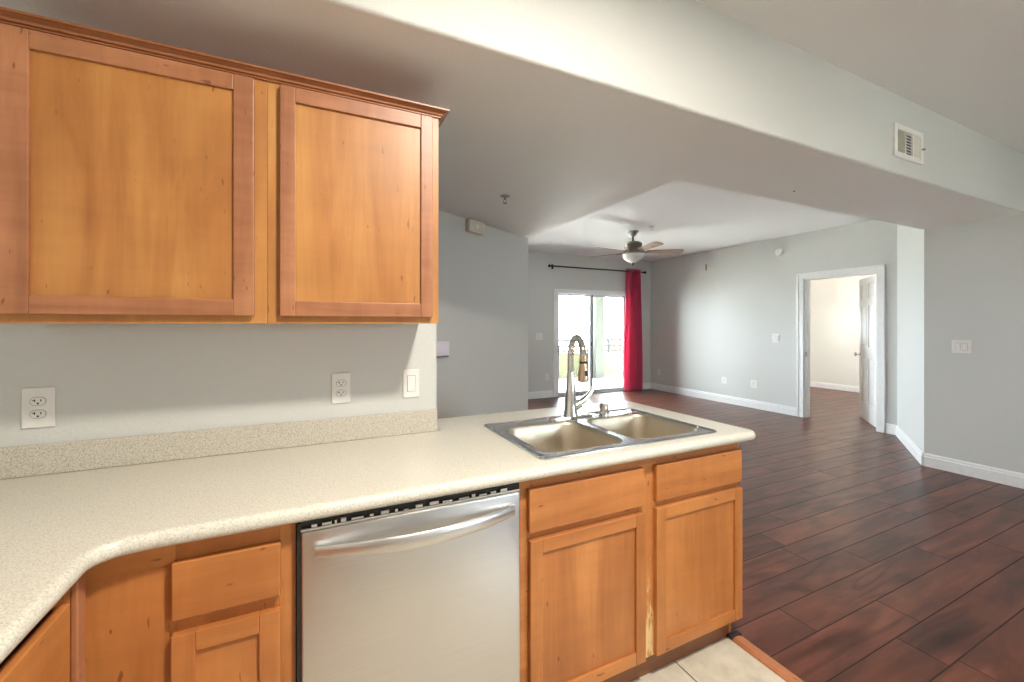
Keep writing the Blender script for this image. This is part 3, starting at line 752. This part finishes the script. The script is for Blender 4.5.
# smoke alarm and sensor
sm = thing('smoke_alarm', 'round white smoke alarm high on the doorway wall', 'smoke alarm', (DX, 4.07, 2.50))
def wall_disc(prof, org, ang, seg=28):
    t = lathe(prof, seg=seg); bmesh.ops.transform(t, matrix=Matrix.Rotation(PI / 2, 4, 'X'), verts=t.verts); return place(t, org, ang)
obj('base', wall_disc([(0, 0.0005), (0.062, 0.0005), (0.062, 0.012), (0, 0.0125)], (DX, 4.07, 2.50), RW), 'plastic', sm, smooth=40)
obj('cap', wall_disc([(0, 0.012), (0.058, 0.012), (0.055, 0.034), (0.040, 0.045), (0.030, 0.042), (0, 0.042)], (DX, 4.07, 2.50), RW), 'plastic', sm, smooth=40)
obj('test_button', wall_disc([(0, 0.041), (0.012, 0.041), (0.012, 0.045), (0, 0.0455)], (DX, 4.07, 2.50), RW, 14), 'beige', sm)
ws = thing('wall_plate', 'small old mounting plate high on the doorway wall', 'wall plate', (DX, 5.43, 2.435))
obj('plate', place(box(-0.03, 0.03, -0.008, -0.0005, -0.065, 0.065, 0.002), (DX, 5.43, 2.435), RW), 'beige', ws)
obj('clip', place(box(0.012, 0.03, -0.02, -0.008, -0.055, 0.055, 0.002), (DX, 5.43, 2.435), RW), 'slot_grey', ws)
# chime box and thermostat on the partition (wall direction 29.64 deg)
PANG = math.radians(29.64)
ch = thing('chime_box', 'beige door chime box high on the partition wall', 'door chime', (1.294, 3.527, 2.24))
oc = (1.294, 3.527, 2.243)
obj('case', place(box(-0.105, 0.105, -0.055, -0.0005, -0.055, 0.053, 0.006), oc, PANG), 'beige', ch, smooth=40)
t = wall_disc([(0.016, 0.0548), (0.020, 0.0548), (0.020, 0.057), (0.016, 0.057)], oc, PANG, 20)
obj('ring', t, 'plastic', ch)
tg = thing('thermostat', 'white thermostat on the partition wall beside the kitchen wall end', 'thermostat', (0.93, 3.32, 1.17))
ot = (0.945, 3.328, 1.172)
obj('case', place(box(-0.075, 0.068, -0.028, -0.0005, -0.052, 0.065, 0.004), ot, PANG), 'glare_plastic', tg, smooth=40)
obj('base_edge', place(box(-0.075, 0.068, -0.022, -0.0005, -0.066, -0.053, 0.002), ot, PANG), 'slot_grey', tg)

# ------------------------------------------------------------------ kitchen lamp (behind the viewer) and bedroom lamp
for nm, (x, y, z), lab in (('ceiling_lamp', (0.76, 0.07, ZK), 'round flush kitchen lamp overhead'), ('ceiling_lamp', (8.7, 3.9, 2.6), 'round flush bedroom lamp overhead')):
    k = thing(nm, lab, 'ceiling lamp', (x, y, z))
    obj('base', lathe([(0, 0), (0.15, 0), (0.15, -0.025), (0, -0.026)], (x, y, z), 28), 'trim', k)
    for q in range(3):
        b = bmesh.new(); a = q * 2.094; add_tube(b, [(x + 0.13 * math.cos(a), y + 0.13 * math.sin(a), z - 0.02), (x + 0.15 * math.cos(a), y + 0.15 * math.sin(a), z - 0.05)], 0.004, 6)
        obj('clip', b, 'nickel', k)
# ------------------------------------------------------------------ upper cabinets
UF = 1.452      # door face plane
def frame_box(x0, x1, z0, z1, axis_map=None): pass
def shaker(parent, name, x0, x1, z0, z1, yf, st, mats, rt=None, th=0.02, rec=0.009, axis='X'):
    """framed door with recessed panel; front plane at yf facing -y (or, with axis 'Y', plane x=yf facing +x and x0..x1 along y)"""
    rt = rt or st
    def B(a0, a1, d0, d1, c0, c1, bev=0.0015):
        if axis == 'X': return box(a0, a1, yf + d0, yf + d1, c0, c1, bev)
        return box(yf - d1, yf - d0, a0, a1, c0, c1, bev)
    gx, gp, gz = mats
    d = obj(name, B(x0 + st - 0.004, x1 - st + 0.004, rec, th - 0.001, z0 + rt - 0.004, z1 - rt + 0.004, 0), gp, parent)
    # sloped inner lip
    for a0, a1 in ((x0, x0 + st), (x1 - st, x1)): obj('stile', B(a0, a1, 0, th, z0, z1, 0.002), gz, d)
    for c0, c1 in ((z0, z0 + rt), (z1 - rt, z1)): obj('rail', B(x0 + st, x1 - st, 0.0004, th, c0, c1, 0.002), gx, d)
    return d
def carcass(t, x0, x1, yb, yf, z0, z1, th=0.016):
    """open-front cabinet shell"""
    add_box(t, x0, x0 + th, yf, yb, z0, z1); add_box(t, x1 - th, x1, yf, yb, z0, z1)
    add_box(t, x0 + th, x1 - th, yf, yb, z0, z0 + th); add_box(t, x0 + th, x1 - th, yf, yb, z1 - th, z1)
    add_box(t, x0 + th, x1 - th, yb - 0.006, yb, z0 + th, z1 - th)
UZ0, UZ1, UB = 1.376, 2.118, WY - 0.002
def upper(x0, x1, d0, d1, label, st_l, st_r, stl):
    k = thing('upper_cabinet', label, 'cabinet', ((x0 + x1) / 2, UF + 0.02, UZ0))
    t = bmesh.new(); carcass(t, x0, x1, UB, UF + 0.040, UZ0 + 0.004, UZ1)
    obj('carcass', t, 'frameZ', k)
    yf = UF + 0.0205
    t = bmesh.new(); add_box(t, x0, st_l, yf, yf + 0.019, UZ0, UZ1, 0.001); add_box(t, st_r, x1, yf, yf + 0.019, UZ0, UZ1, 0.001)
    add_box(t, st_l, st_r, yf, yf + 0.019, UZ0, UZ0 + 0.045, 0.001); add_box(t, st_l, st_r, yf, yf + 0.019, UZ1 - 0.04, UZ1, 0.001)
    obj('face_frame', t, 'panel', k)
    shaker(k, 'door', d0, d1, 1.399, 2.108, UF, stl, ('frameX', 'panel', 'frameZ'), 0.047)
    return k
upper(-0.76, -0.1265, -0.692, -0.1595, 'left upper maple cabinet with one wide door', -0.68, -0.172, 0.052)
upper(-0.1255, 0.4085, -0.092, 0.3825, 'right upper maple cabinet beside the wall end, lit golden', -0.08, 0.37, 0.042)
# crown moulding over both
cr = bmesh.new()
prof = [(0.0, 0.0), (0.006, 0.0), (0.006, 0.004), (0.012, 0.006), (0.014, 0.012), (0.025, 0.018), (0.031, 0.019), (0.031, 0.025), (0.0, 0.025)]
def crown(bm, x0, x1, yf, yb, z, prof):
    rings = []
    for u, h in prof:
        rings.append([bm.verts.new(p) for p in ((x0, yf - u, z + h), (x1 + u, yf - u, z + h), (x1 + u, yb, z + h))])
    n = len(prof)
    for i in range(n):
        a, b2 = rings[i], rings[(i + 1) % n]
        for k in range(2): bm.faces.new((a[k], a[k + 1], b2[k + 1], b2[k]))
    bm.faces.new([r[0] for r in rings]); bm.faces.new([r[2] for r in reversed(rings)])
    bmesh.ops.recalc_face_normals(bm, faces=bm.faces)
crown(cr, -0.76, 0.4095, UF + 0.0195, UB, 2.1165, prof)
tag(obj('crown_moulding', cr, 'crown', origin=(-0.15, UF, 2.108)), 'dark stained crown moulding capping both upper cabinets', 'crown moulding')

# ------------------------------------------------------------------ countertop, backsplash
CT, CB = 0.914, 0.876
def arc(cx, cy, r, a0, a1, n=6): return [(cx + r * math.cos(math.radians(a0 + (a1 - a0) * k / n)), cy + r * math.sin(math.radians(a0 + (a1 - a0) * k / n))) for k in range(n + 1)]
outer = [(KX0 + 0.001, -1.4), (-0.405, -1.4)] + arc(-0.355, 1.108, 0.05, 180, 96, 6) + [(-0.30, 1.164)] \
    + arc(1.70, 1.205, 0.04, -90, 0, 6) + arc(1.675, 1.955, 0.05, 0, 90, 6) + [(0.492, 2.005), (0.492, WY - 0.001), (KX0 + 0.001, WY - 0.001)]
SX0, SX1, SY0, SY1 = 0.693, 1.560, 1.222, 1.768
hole = rrect(SX0 + 0.015, SX1 - 0.015, SY0 + 0.015, SY1 - 0.015, 0.02, 4)
def inset(pts, d):
    out = []; n = len(pts)
    for i in range(n):
        p0, p, p1 = Vector(pts[i - 1]), Vector(pts[i]), Vector(pts[(i + 1) % n])
        e0, e1 = (p - p0).normalized(), (p1 - p).normalized()
        n0, n1 = Vector((-e0.y, e0.x)), Vector((-e1.y, e1.x)); m = (n0 + n1)
        out.append(tuple(p + m * (d / max(0.3, m.dot(n0)))))
    return out
def bullnose_slab(outer, hole, z0, z1):
    t = bmesh.new(); r = (z1 - z0) / 2; rings = []
    for k in range(11):
        a = -PI / 2 + PI * k / 10; d = r * (1 - math.cos(a)) * (0.95 if a > 0 else 0.7); z = (z0 + z1) / 2 + r * math.sin(a)
        rings.append([t.verts.new((x, y, z)) for x, y in inset(outer, d)])
    n = len(outer)
    for a, b in zip(rings, rings[1:]):
        for i in range(n): t.faces.new((a[i], a[(i + 1) % n], b[(i + 1) % n], b[i]))
    ht = [t.verts.new((x, y, z1)) for x, y in hole]; hb_ = [t.verts.new((x, y, z0)) for x, y in hole]; m = len(hole)
    for i in range(m): t.faces.new((ht[i], hb_[i], hb_[(i + 1) % m], ht[(i + 1) % m]))
    for o_, h_ in ((rings[-1], ht), (rings[0], hb_)):
        es = [t.edges.get((o_[i], o_[(i + 1) % n])) for i in range(n)] + [t.edges.get((h_[i], h_[(i + 1) % m])) for i in range(m)]
        bmesh.ops.triangle_fill(t, use_beauty=True, use_dissolve=False, edges=es)
    bmesh.ops.recalc_face_normals(t, faces=t.faces); return t
ct = obj('countertop', bullnose_slab(outer, hole, CB, CT), 'counter', origin=(0.5, 1.2, CB), smooth=40)
tag(ct, 'speckled cream laminate countertop wrapping the corner and peninsula', 'countertop')
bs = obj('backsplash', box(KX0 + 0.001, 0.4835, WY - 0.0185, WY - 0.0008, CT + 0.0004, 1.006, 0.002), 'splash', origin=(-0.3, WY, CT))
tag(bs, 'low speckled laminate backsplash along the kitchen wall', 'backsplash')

# ------------------------------------------------------------------ sink
sk = thing('kitchen_sink', 'double-bowl stainless steel drop-in sink in the peninsula', 'sink', (1.126, 1.495, CT))
bl = rrect(0.738, 1.112, 1.262, 1.660, 0.07, 8); brr = rrect(1.150, 1.520, 1.262, 1.660, 0.07, 8)
t = prism(rrect(SX0, SX1, SY0, SY1, 0.022, 5), CT + 0.0003, CT + 0.0045, [bl, brr], bev=0.003, seg=3)
# raised outer bead
t2 = bmesh.new(); o1 = rrect(SX0 + 0.004, SX1 - 0.004, SY0 + 0.004, SY1 - 0.004, 0.02, 5); o1.append(o1[0])
add_tube(t2, [(x, y, CT + 0.0045) for x, y in o1], 0.0035, 8); merge(t, t2)
obj('rim', t, 'rim', sk, smooth=40)
for x0, x1 in ((0.738, 1.112), (1.150, 1.520)):
    y0, y1, zt = 1.262, 1.660, CT + 0.0045
    levels = [(0.0, 0.0, 0.07), (0.004, -0.003, 0.068), (0.008, -0.012, 0.066), (0.014, -0.10, 0.062), (0.020, -0.155, 0.058), (0.030, -0.176, 0.052), (0.048, -0.186, 0.04), (0.14, -0.192, 0.03)]
    t = bmesh.new(); rings = []
    for ins, dz, r in levels:
        ins2 = ins; rings.append([t.verts.new((x, y, zt + dz)) for x, y in rrect(x0 + ins2, x1 - ins2, y0 + ins2, y1 - ins2, max(0.012, r), 8)])
    for a, b2 in zip(rings, rings[1:]):
        for i in range(len(a)): t.faces.new((a[i], a[(i + 1) % len(a)], b2[(i + 1) % len(a)], b2[i]))
    t.faces.new(rings[-1]); bmesh.ops.recalc_face_normals(t, faces=t.faces)
    for f in t.faces: f.normal_flip()
    bo = obj('bowl', t, 'sink', sk, smooth=60)
    sm_ = bo.modifiers.new('t', 'SOLIDIFY'); sm_.thickness = 0.0012; sm_.offset = 1
    cx, cy = (x0 + x1) / 2, (y0 + y1) / 2
    obj('drain', lathe([(0, 0), (0.055, 0), (0.055, 0.003), (0.042, 0.004), (0.036, 0.001), (0.0, 0.001)], (cx, cy, zt - 0.192), 24), 'chrome', bo, smooth=30)
for x, y in ((0.715, 1.60), (0.712, 1.70), (1.54, 1.31)):
    obj('clip_stud', lathe([(0, 0), (0.006, 0), (0.004, 0.004), (0, 0.0045)], (x, y, CT + 0.0045), 10), 'chrome', sk, smooth=50)

# ------------------------------------------------------------------ faucet
FX, FYy, FZ = 1.144, 1.728, CT + 0.0048
fc = thing('kitchen_faucet', 'tall chrome gooseneck faucet with pull-down spray head', 'faucet', (FX, FYy, FZ))
es_ = rrect(FX - 0.125, FX + 0.125, FYy - 0.027, FYy + 0.027, 0.0265, 8)
obj('deck_plate', prism(es_, FZ, FZ + 0.006, bev=0.003, seg=2), 'chrome', fc, smooth=40)
obj('body', lathe([(0.0, 0.006), (0.037, 0.006), (0.036, 0.016), (0.032, 0.03), (0.029, 0.08), (0.024, 0.14), (0.0185, 0.20), (0.017, 0.222), (0, 0.223)], (FX, FYy, FZ), 28), 'chrome', fc, smooth=50)
dx_, dy_ = -math.sin(math.radians(15.7)), -math.cos(math.radians(15.7))
R = 0.092; pts = [(FX, FYy, FZ + 0.20), (FX, FYy, FZ + 0.27)]
for k in range(0, 17):
    a = PI - PI * k / 16 * 0.98
    u = R + R * math.cos(a); z = FZ + 0.302 + R * math.sin(a); pts.append((FX + dx_ * u, FYy + dy_ * u, z))
sx, sy = FX + dx_ * 2 * R, FYy + dy_ * 2 * R
pts.append((sx, sy, FZ + 0.300))
obj('gooseneck', tube(pts, 0.0155, 18), 'chrome', fc, smooth=50)
hd = lathe([(0.0, 0.315), (0.0165, 0.315), (0.0165, 0.292), (0.0165, 0.288), (0.0165, 0.280), (0.021, 0.258), (0.0255, 0.215), (0.025, 0.200), (0.019, 0.196), (0, 0.195)], (sx, sy, FZ), 26)
sh = obj('spray_head', hd, 'nickel_reflect', fc, smooth=45)
obj('collar', lathe([(0.0172, 0.290), (0.0176, 0.285), (0.0172, 0.280)], (sx, sy, FZ), 22), 'dark', sh)
obj('spray_button', box(sx - 0.006, sx + 0.006, sy - 0.027, sy - 0.018, FZ + 0.225, FZ + 0.250, 0.002), 'blackp', sh)
lv = obj('lever_hub', tube([(FX + 0.005, FYy - 0.004, FZ + 0.040), (FX + 0.050, FYy - 0.010, FZ + 0.066)], [0.022, 0.021], 18), 'chrome', fc, smooth=50)
obj('lever', tube([(FX + 0.040, FYy - 0.008, FZ + 0.060), (FX + 0.070, FYy - 0.012, FZ + 0.082), (FX + 0.100, FYy - 0.016, FZ + 0.108), (FX + 0.128, FYy - 0.02, FZ + 0.142)], [0.020, 0.018, 0.015, 0.009], 14, (0.7, 1.15)), 'chrome', lv, smooth=50)
ag = thing('soap_dispenser', 'short chrome cap on the sink deck right of the faucet', 'dispenser cap', (1.341, 1.722, FZ))
obj('collar', lathe([(0, 0), (0.027, 0), (0.027, 0.012), (0.023, 0.016), (0, 0.017)], (1.341, 1.722, FZ), 22), 'chrome', ag, smooth=40)
obj('cap', lathe([(0.0, 0.016), (0.022, 0.016), (0.022, 0.046), (0.018, 0.052), (0.0, 0.053)], (1.341, 1.722, FZ), 22), 'nickel', ag, smooth=40)

# ------------------------------------------------------------------ base cabinets
BF = 1.195       # drawer/door face plane
FFY = 1.2155     # face frame front
def slab_front(parent, name, a0, a1, z0, z1, f, mat, axis='X'):
    if axis == 'X': t = box(a0, a1, f, f + 0.02, z0, z1, 0.003, seg=2)
    else: t = box(f - 0.02, f, a0, a1, z0, z1, 0.003, seg=2)
    return obj(name, t, mat, parent)
BM3 = ('baseX', 'baseZ', 'baseZ')
# peninsula sink base
sb = thing('sink_base_cabinet', 'maple sink base cabinet with two doors and two false drawers', 'cabinet', (1.14, FFY, 0))
t = bmesh.new(); X0, X1 = 0.6045, 1.672
add_box(t, X0, X0 + 0.016, FFY + 0.020, 1.84, 0.001, 0.874); add_box(t, X1 - 0.016, X1, FFY + 0.0, 1.84, 0.105, 0.874)
add_box(t, X1 - 0.016, X1, 1.2505, 1.84, 0.001, 0.105)
add_box(t, X0 + 0.016, X1 - 0.016, FFY + 0.020, 1.824, 0.105, 0.121); add_box(t, X0 + 0.016, X1 - 0.016, 1.824, 1.84, 0.001, 0.874)
obj('carcass', t, 'baseZ', sb)
t = bmesh.new()
add_box(t, X0, 0.645, FFY, FFY + 0.019, 0.103, 0.875, 0.001); add_box(t, 1.652, X1 - 0.0165, FFY, FFY + 0.019, 0.103, 0.875, 0.001)
add_box(t, 0.645, 1.652, FFY, FFY + 0.019, 0.815, 0.875, 0.001); add_box(t, 0.645, 1.652, FFY, FFY + 0.019, 0.66, 0.71, 0.001); add_box(t, 0.645, 1.652, FFY, FFY + 0.019, 0.103, 0.13, 0.001)
obj('face_frame', t, 'baseX', sb)
obj('centre_stile', box(1.105, 1.195, FFY - 0.0015, FFY + 0.018, 0.103, 0.845, 0.001), 'worn', sb)
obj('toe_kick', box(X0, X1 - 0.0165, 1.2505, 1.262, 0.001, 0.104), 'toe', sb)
slab_front(sb, 'drawer', 0.633, 1.119, 0.694, 0.836, BF, 'baseX'); slab_front(sb, 'drawer', 1.181, 1.668, 0.697, 0.836, BF, 'baseX')
shaker(sb, 'door', 0.637, 1.127, 0.109, 0.667, BF, 0.046, BM3); shaker(sb, 'door', 1.181, 1.671, 0.109, 0.672, BF, 0.047, BM3)
# drawer base left of dishwasher
lb = thing('drawer_base_cabinet', 'narrow maple base cabinet with one drawer left of the dishwasher', 'cabinet', (-0.24, FFY, 0))
X0, X1 = -0.4512, -0.0405
t = bmesh.new(); add_box(t, -0.31, -0.294, FFY + 0.020, WY - 0.02, 0.001, 0.874); add_box(t, X1 - 0.016, X1, FFY + 0.020, WY - 0.02, 0.001, 0.874)
add_box(t, -0.294, X1 - 0.016, FFY + 0.020, WY - 0.02, 0.105, 0.121); obj('carcass', t, 'baseZ', lb)
t = bmesh.new()
add_box(t, X0 + 0.0, -0.29, FFY, FFY + 0.019, 0.103, 0.815, 0.001)
add_box(t, -0.079, X1, FFY, FFY + 0.019, 0.103, 0.875, 0.001)
add_box(t, -0.29, -0.079, FFY, FFY + 0.019, 0.815, 0.875, 0.001); add_box(t, -0.29, -0.079, FFY, FFY + 0.019, 0.64, 0.70, 0.001)
obj('face_frame', t, 'baseZ', lb)
obj('top_rail', box(X0, -0.2895, FFY - 0.004, FFY + 0.019, 0.816, 0.875, 0.001), 'baseX', lb)
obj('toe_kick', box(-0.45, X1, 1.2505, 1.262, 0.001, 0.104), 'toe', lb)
slab_front(lb, 'drawer', -0.2935, -0.0745, 0.691, 0.824, BF, 'baseX')
shaker(lb, 'door', -0.2945, -0.0745, 0.109, 0.656, BF, 0.046, BM3)
# left run, facing +x
lr = thing('corner_base_cabinet', 'maple base cabinet of the left counter run cut by the picture corner', 'cabinet', (-0.45, 0.5, 0))
t = bmesh.new(); add_box(t, KX0 + 0.002, -0.472, -1.38, -1.364, 0.001, 0.874); add_box(t, KX0 + 0.002, -0.472, 1.176, 1.192, 0.001, 0.874)
add_box(t, KX0 + 0.002, -0.472, -1.364, 1.176, 0.105, 0.121); obj('carcass', t, 'baseZ', lr)
t = bmesh.new(); add_box(t, -0.470, -0.4515, 1.10, 1.2145, 0.103, 0.875, 0.001); add_box(t, -0.470, -0.4515, -1.38, -1.34, 0.103, 0.875, 0.001)
add_box(t, -0.470, -0.4515, -1.34, 1.10, 0.835, 0.875, 0.001); add_box(t, -0.470, -0.4515, -1.34, 1.10, 0.655, 0.70, 0.001); add_box(t, -0.470, -0.4515, 0.53, 0.60, 0.103, 0.835, 0.001)
add_box(t, -0.470, -0.4515, -0.07, 0.0, 0.103, 0.835, 0.001); add_box(t, -0.470, -0.4515, -0.70, -0.64, 0.103, 0.835, 0.001)
obj('face_frame', t, 'baseZ', lr)
obj('corner_bead', box(-0.4512, -0.4385, 1.162, 1.196, 0.103, 0.874, 0.003), 'frameZ', lr)
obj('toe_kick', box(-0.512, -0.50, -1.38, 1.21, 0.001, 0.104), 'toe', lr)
for a0, a1 in ((0.585, 1.114), (-0.005, 0.545), (-0.62, -0.055), (-1.33, -0.68)):
    slab_front(lr, 'drawer', a0, a1, 0.690, 0.826, -0.431, 'baseY', 'Y')
    shaker(lr, 'door', a0, a1, 0.109, 0.660, -0.431, 0.046, ('baseY', 'baseZ', 'baseZ'), axis='Y')

# ------------------------------------------------------------------ dishwasher
dwt = thing('dishwasher', 'stainless steel dishwasher with curved bar handle', 'dishwasher', (0.282, BF, 0))
DX0, DX1 = -0.034, 0.600
obj('tub', box(DX0 + 0.004, DX1 - 0.003, 1.225, 1.755, 0.02, 0.862, 0.002), 'blackp', dwt)
t = bmesh.new(); add_box(t, DX0 + 0.006, DX1, BF, BF + 0.028, 0.105, 0.838, 0.006, 3)
obj('door', t, 'steel', dwt, smooth=35)
obj('side_gap', box(DX0 - 0.004, DX0 + 0.0055, BF + 0.004, BF + 0.029, 0.105, 0.862), 'blackp', dwt)
ctl = obj('control_strip', box(DX0 + 0.004, DX1 + 0.001, BF + 0.002, BF + 0.032, 0.8385, 0.846, 0.002), 'rim', dwt)
obj('control_recess', box(DX0 + 0.002, DX1 + 0.001, BF + 0.012, BF + 0.032, 0.8462, 0.868), 'blackp', ctl)
rnd = random.Random(3); xx = DX0 + 0.03
for k in range(17):
    wv = rnd.uniform(0.006, 0.036)
    obj('control_button', box(xx, xx + wv, BF + 0.003, BF + 0.010, 0.8462, 0.849 + rnd.uniform(0, 0.007), 0.0008), 'rim' if k % 3 else 'plastic', ctl)
    xx += wv + rnd.uniform(0.005, 0.022)
# arched bar handle: flat band bowed outward
t = bmesh.new(); n = 28; rows = []
hx0, hx1, hz = 0.004, 0.572, 0.789
for i in range(n + 1):
    u = i / n; s = math.sin(PI * u); x = hx0 + (hx1 - hx0) * u
    yo = BF - 0.012 - 0.056 * s ** 0.9; hh = 0.017 + 0.004 * s; zc = hz
    ring = []
    for k in range(14):
        a = 2 * PI * k / 14; ring.append(t.verts.new((x, yo + 0.008 * math.cos(a), zc + hh * math.sin(a))))
    rows.append(ring)
for a, b2 in zip(rows, rows[1:]):
    for k in range(14): t.faces.new((a[k], a[(k + 1) % 14], b2[(k + 1) % 14], b2[k]))
t.faces.new(rows[0]); t.faces.new(list(reversed(rows[-1])))
for xe in (hx0 + 0.006, hx1 - 0.006): add_box(t, xe - 0.006, xe + 0.006, BF - 0.014, BF + 0.001, hz - 0.012, hz + 0.012, 0.002)
bmesh.ops.recalc_face_normals(t, faces=t.faces)
obj('handle', t, 'steel', dwt, smooth=50)
obj('kick_plate', box(DX0 + 0.006, DX1, 1.235, 1.245, 0.005, 0.10), 'blackp', dwt)

# ------------------------------------------------------------------ transition strip between tile and planks
ts = thing('transition_strip', 'reddish wooden threshold strip between tile and plank floor', 'threshold strip', (1.67, 0, 0))
t = bmesh.new(); y0, y1 = -2.59, 1.222
pr = [(1.642, 0.0004), (1.645, 0.006), (1.655, 0.012), (1.672, 0.013), (1.688, 0.011), (1.700, 0.005), (1.703, 0.0004)]
a = [t.verts.new((x, y0, z)) for x, z in pr]; b2 = [t.verts.new((x, y1, z)) for x, z in pr]
for i in range(len(pr)): j = (i + 1) % len(pr); t.faces.new((a[i], a[j], b2[j], b2[i]))
t.faces.new(a); t.faces.new(list(reversed(b2))); bmesh.ops.recalc_face_normals(t, faces=t.faces)
obj('strip', t, 'strip', ts)
obj('end_piece', box(1.641, 1.706, 1.2225, 1.2495, 0.0004, 0.014, 0.002), 'darkstrip', ts)
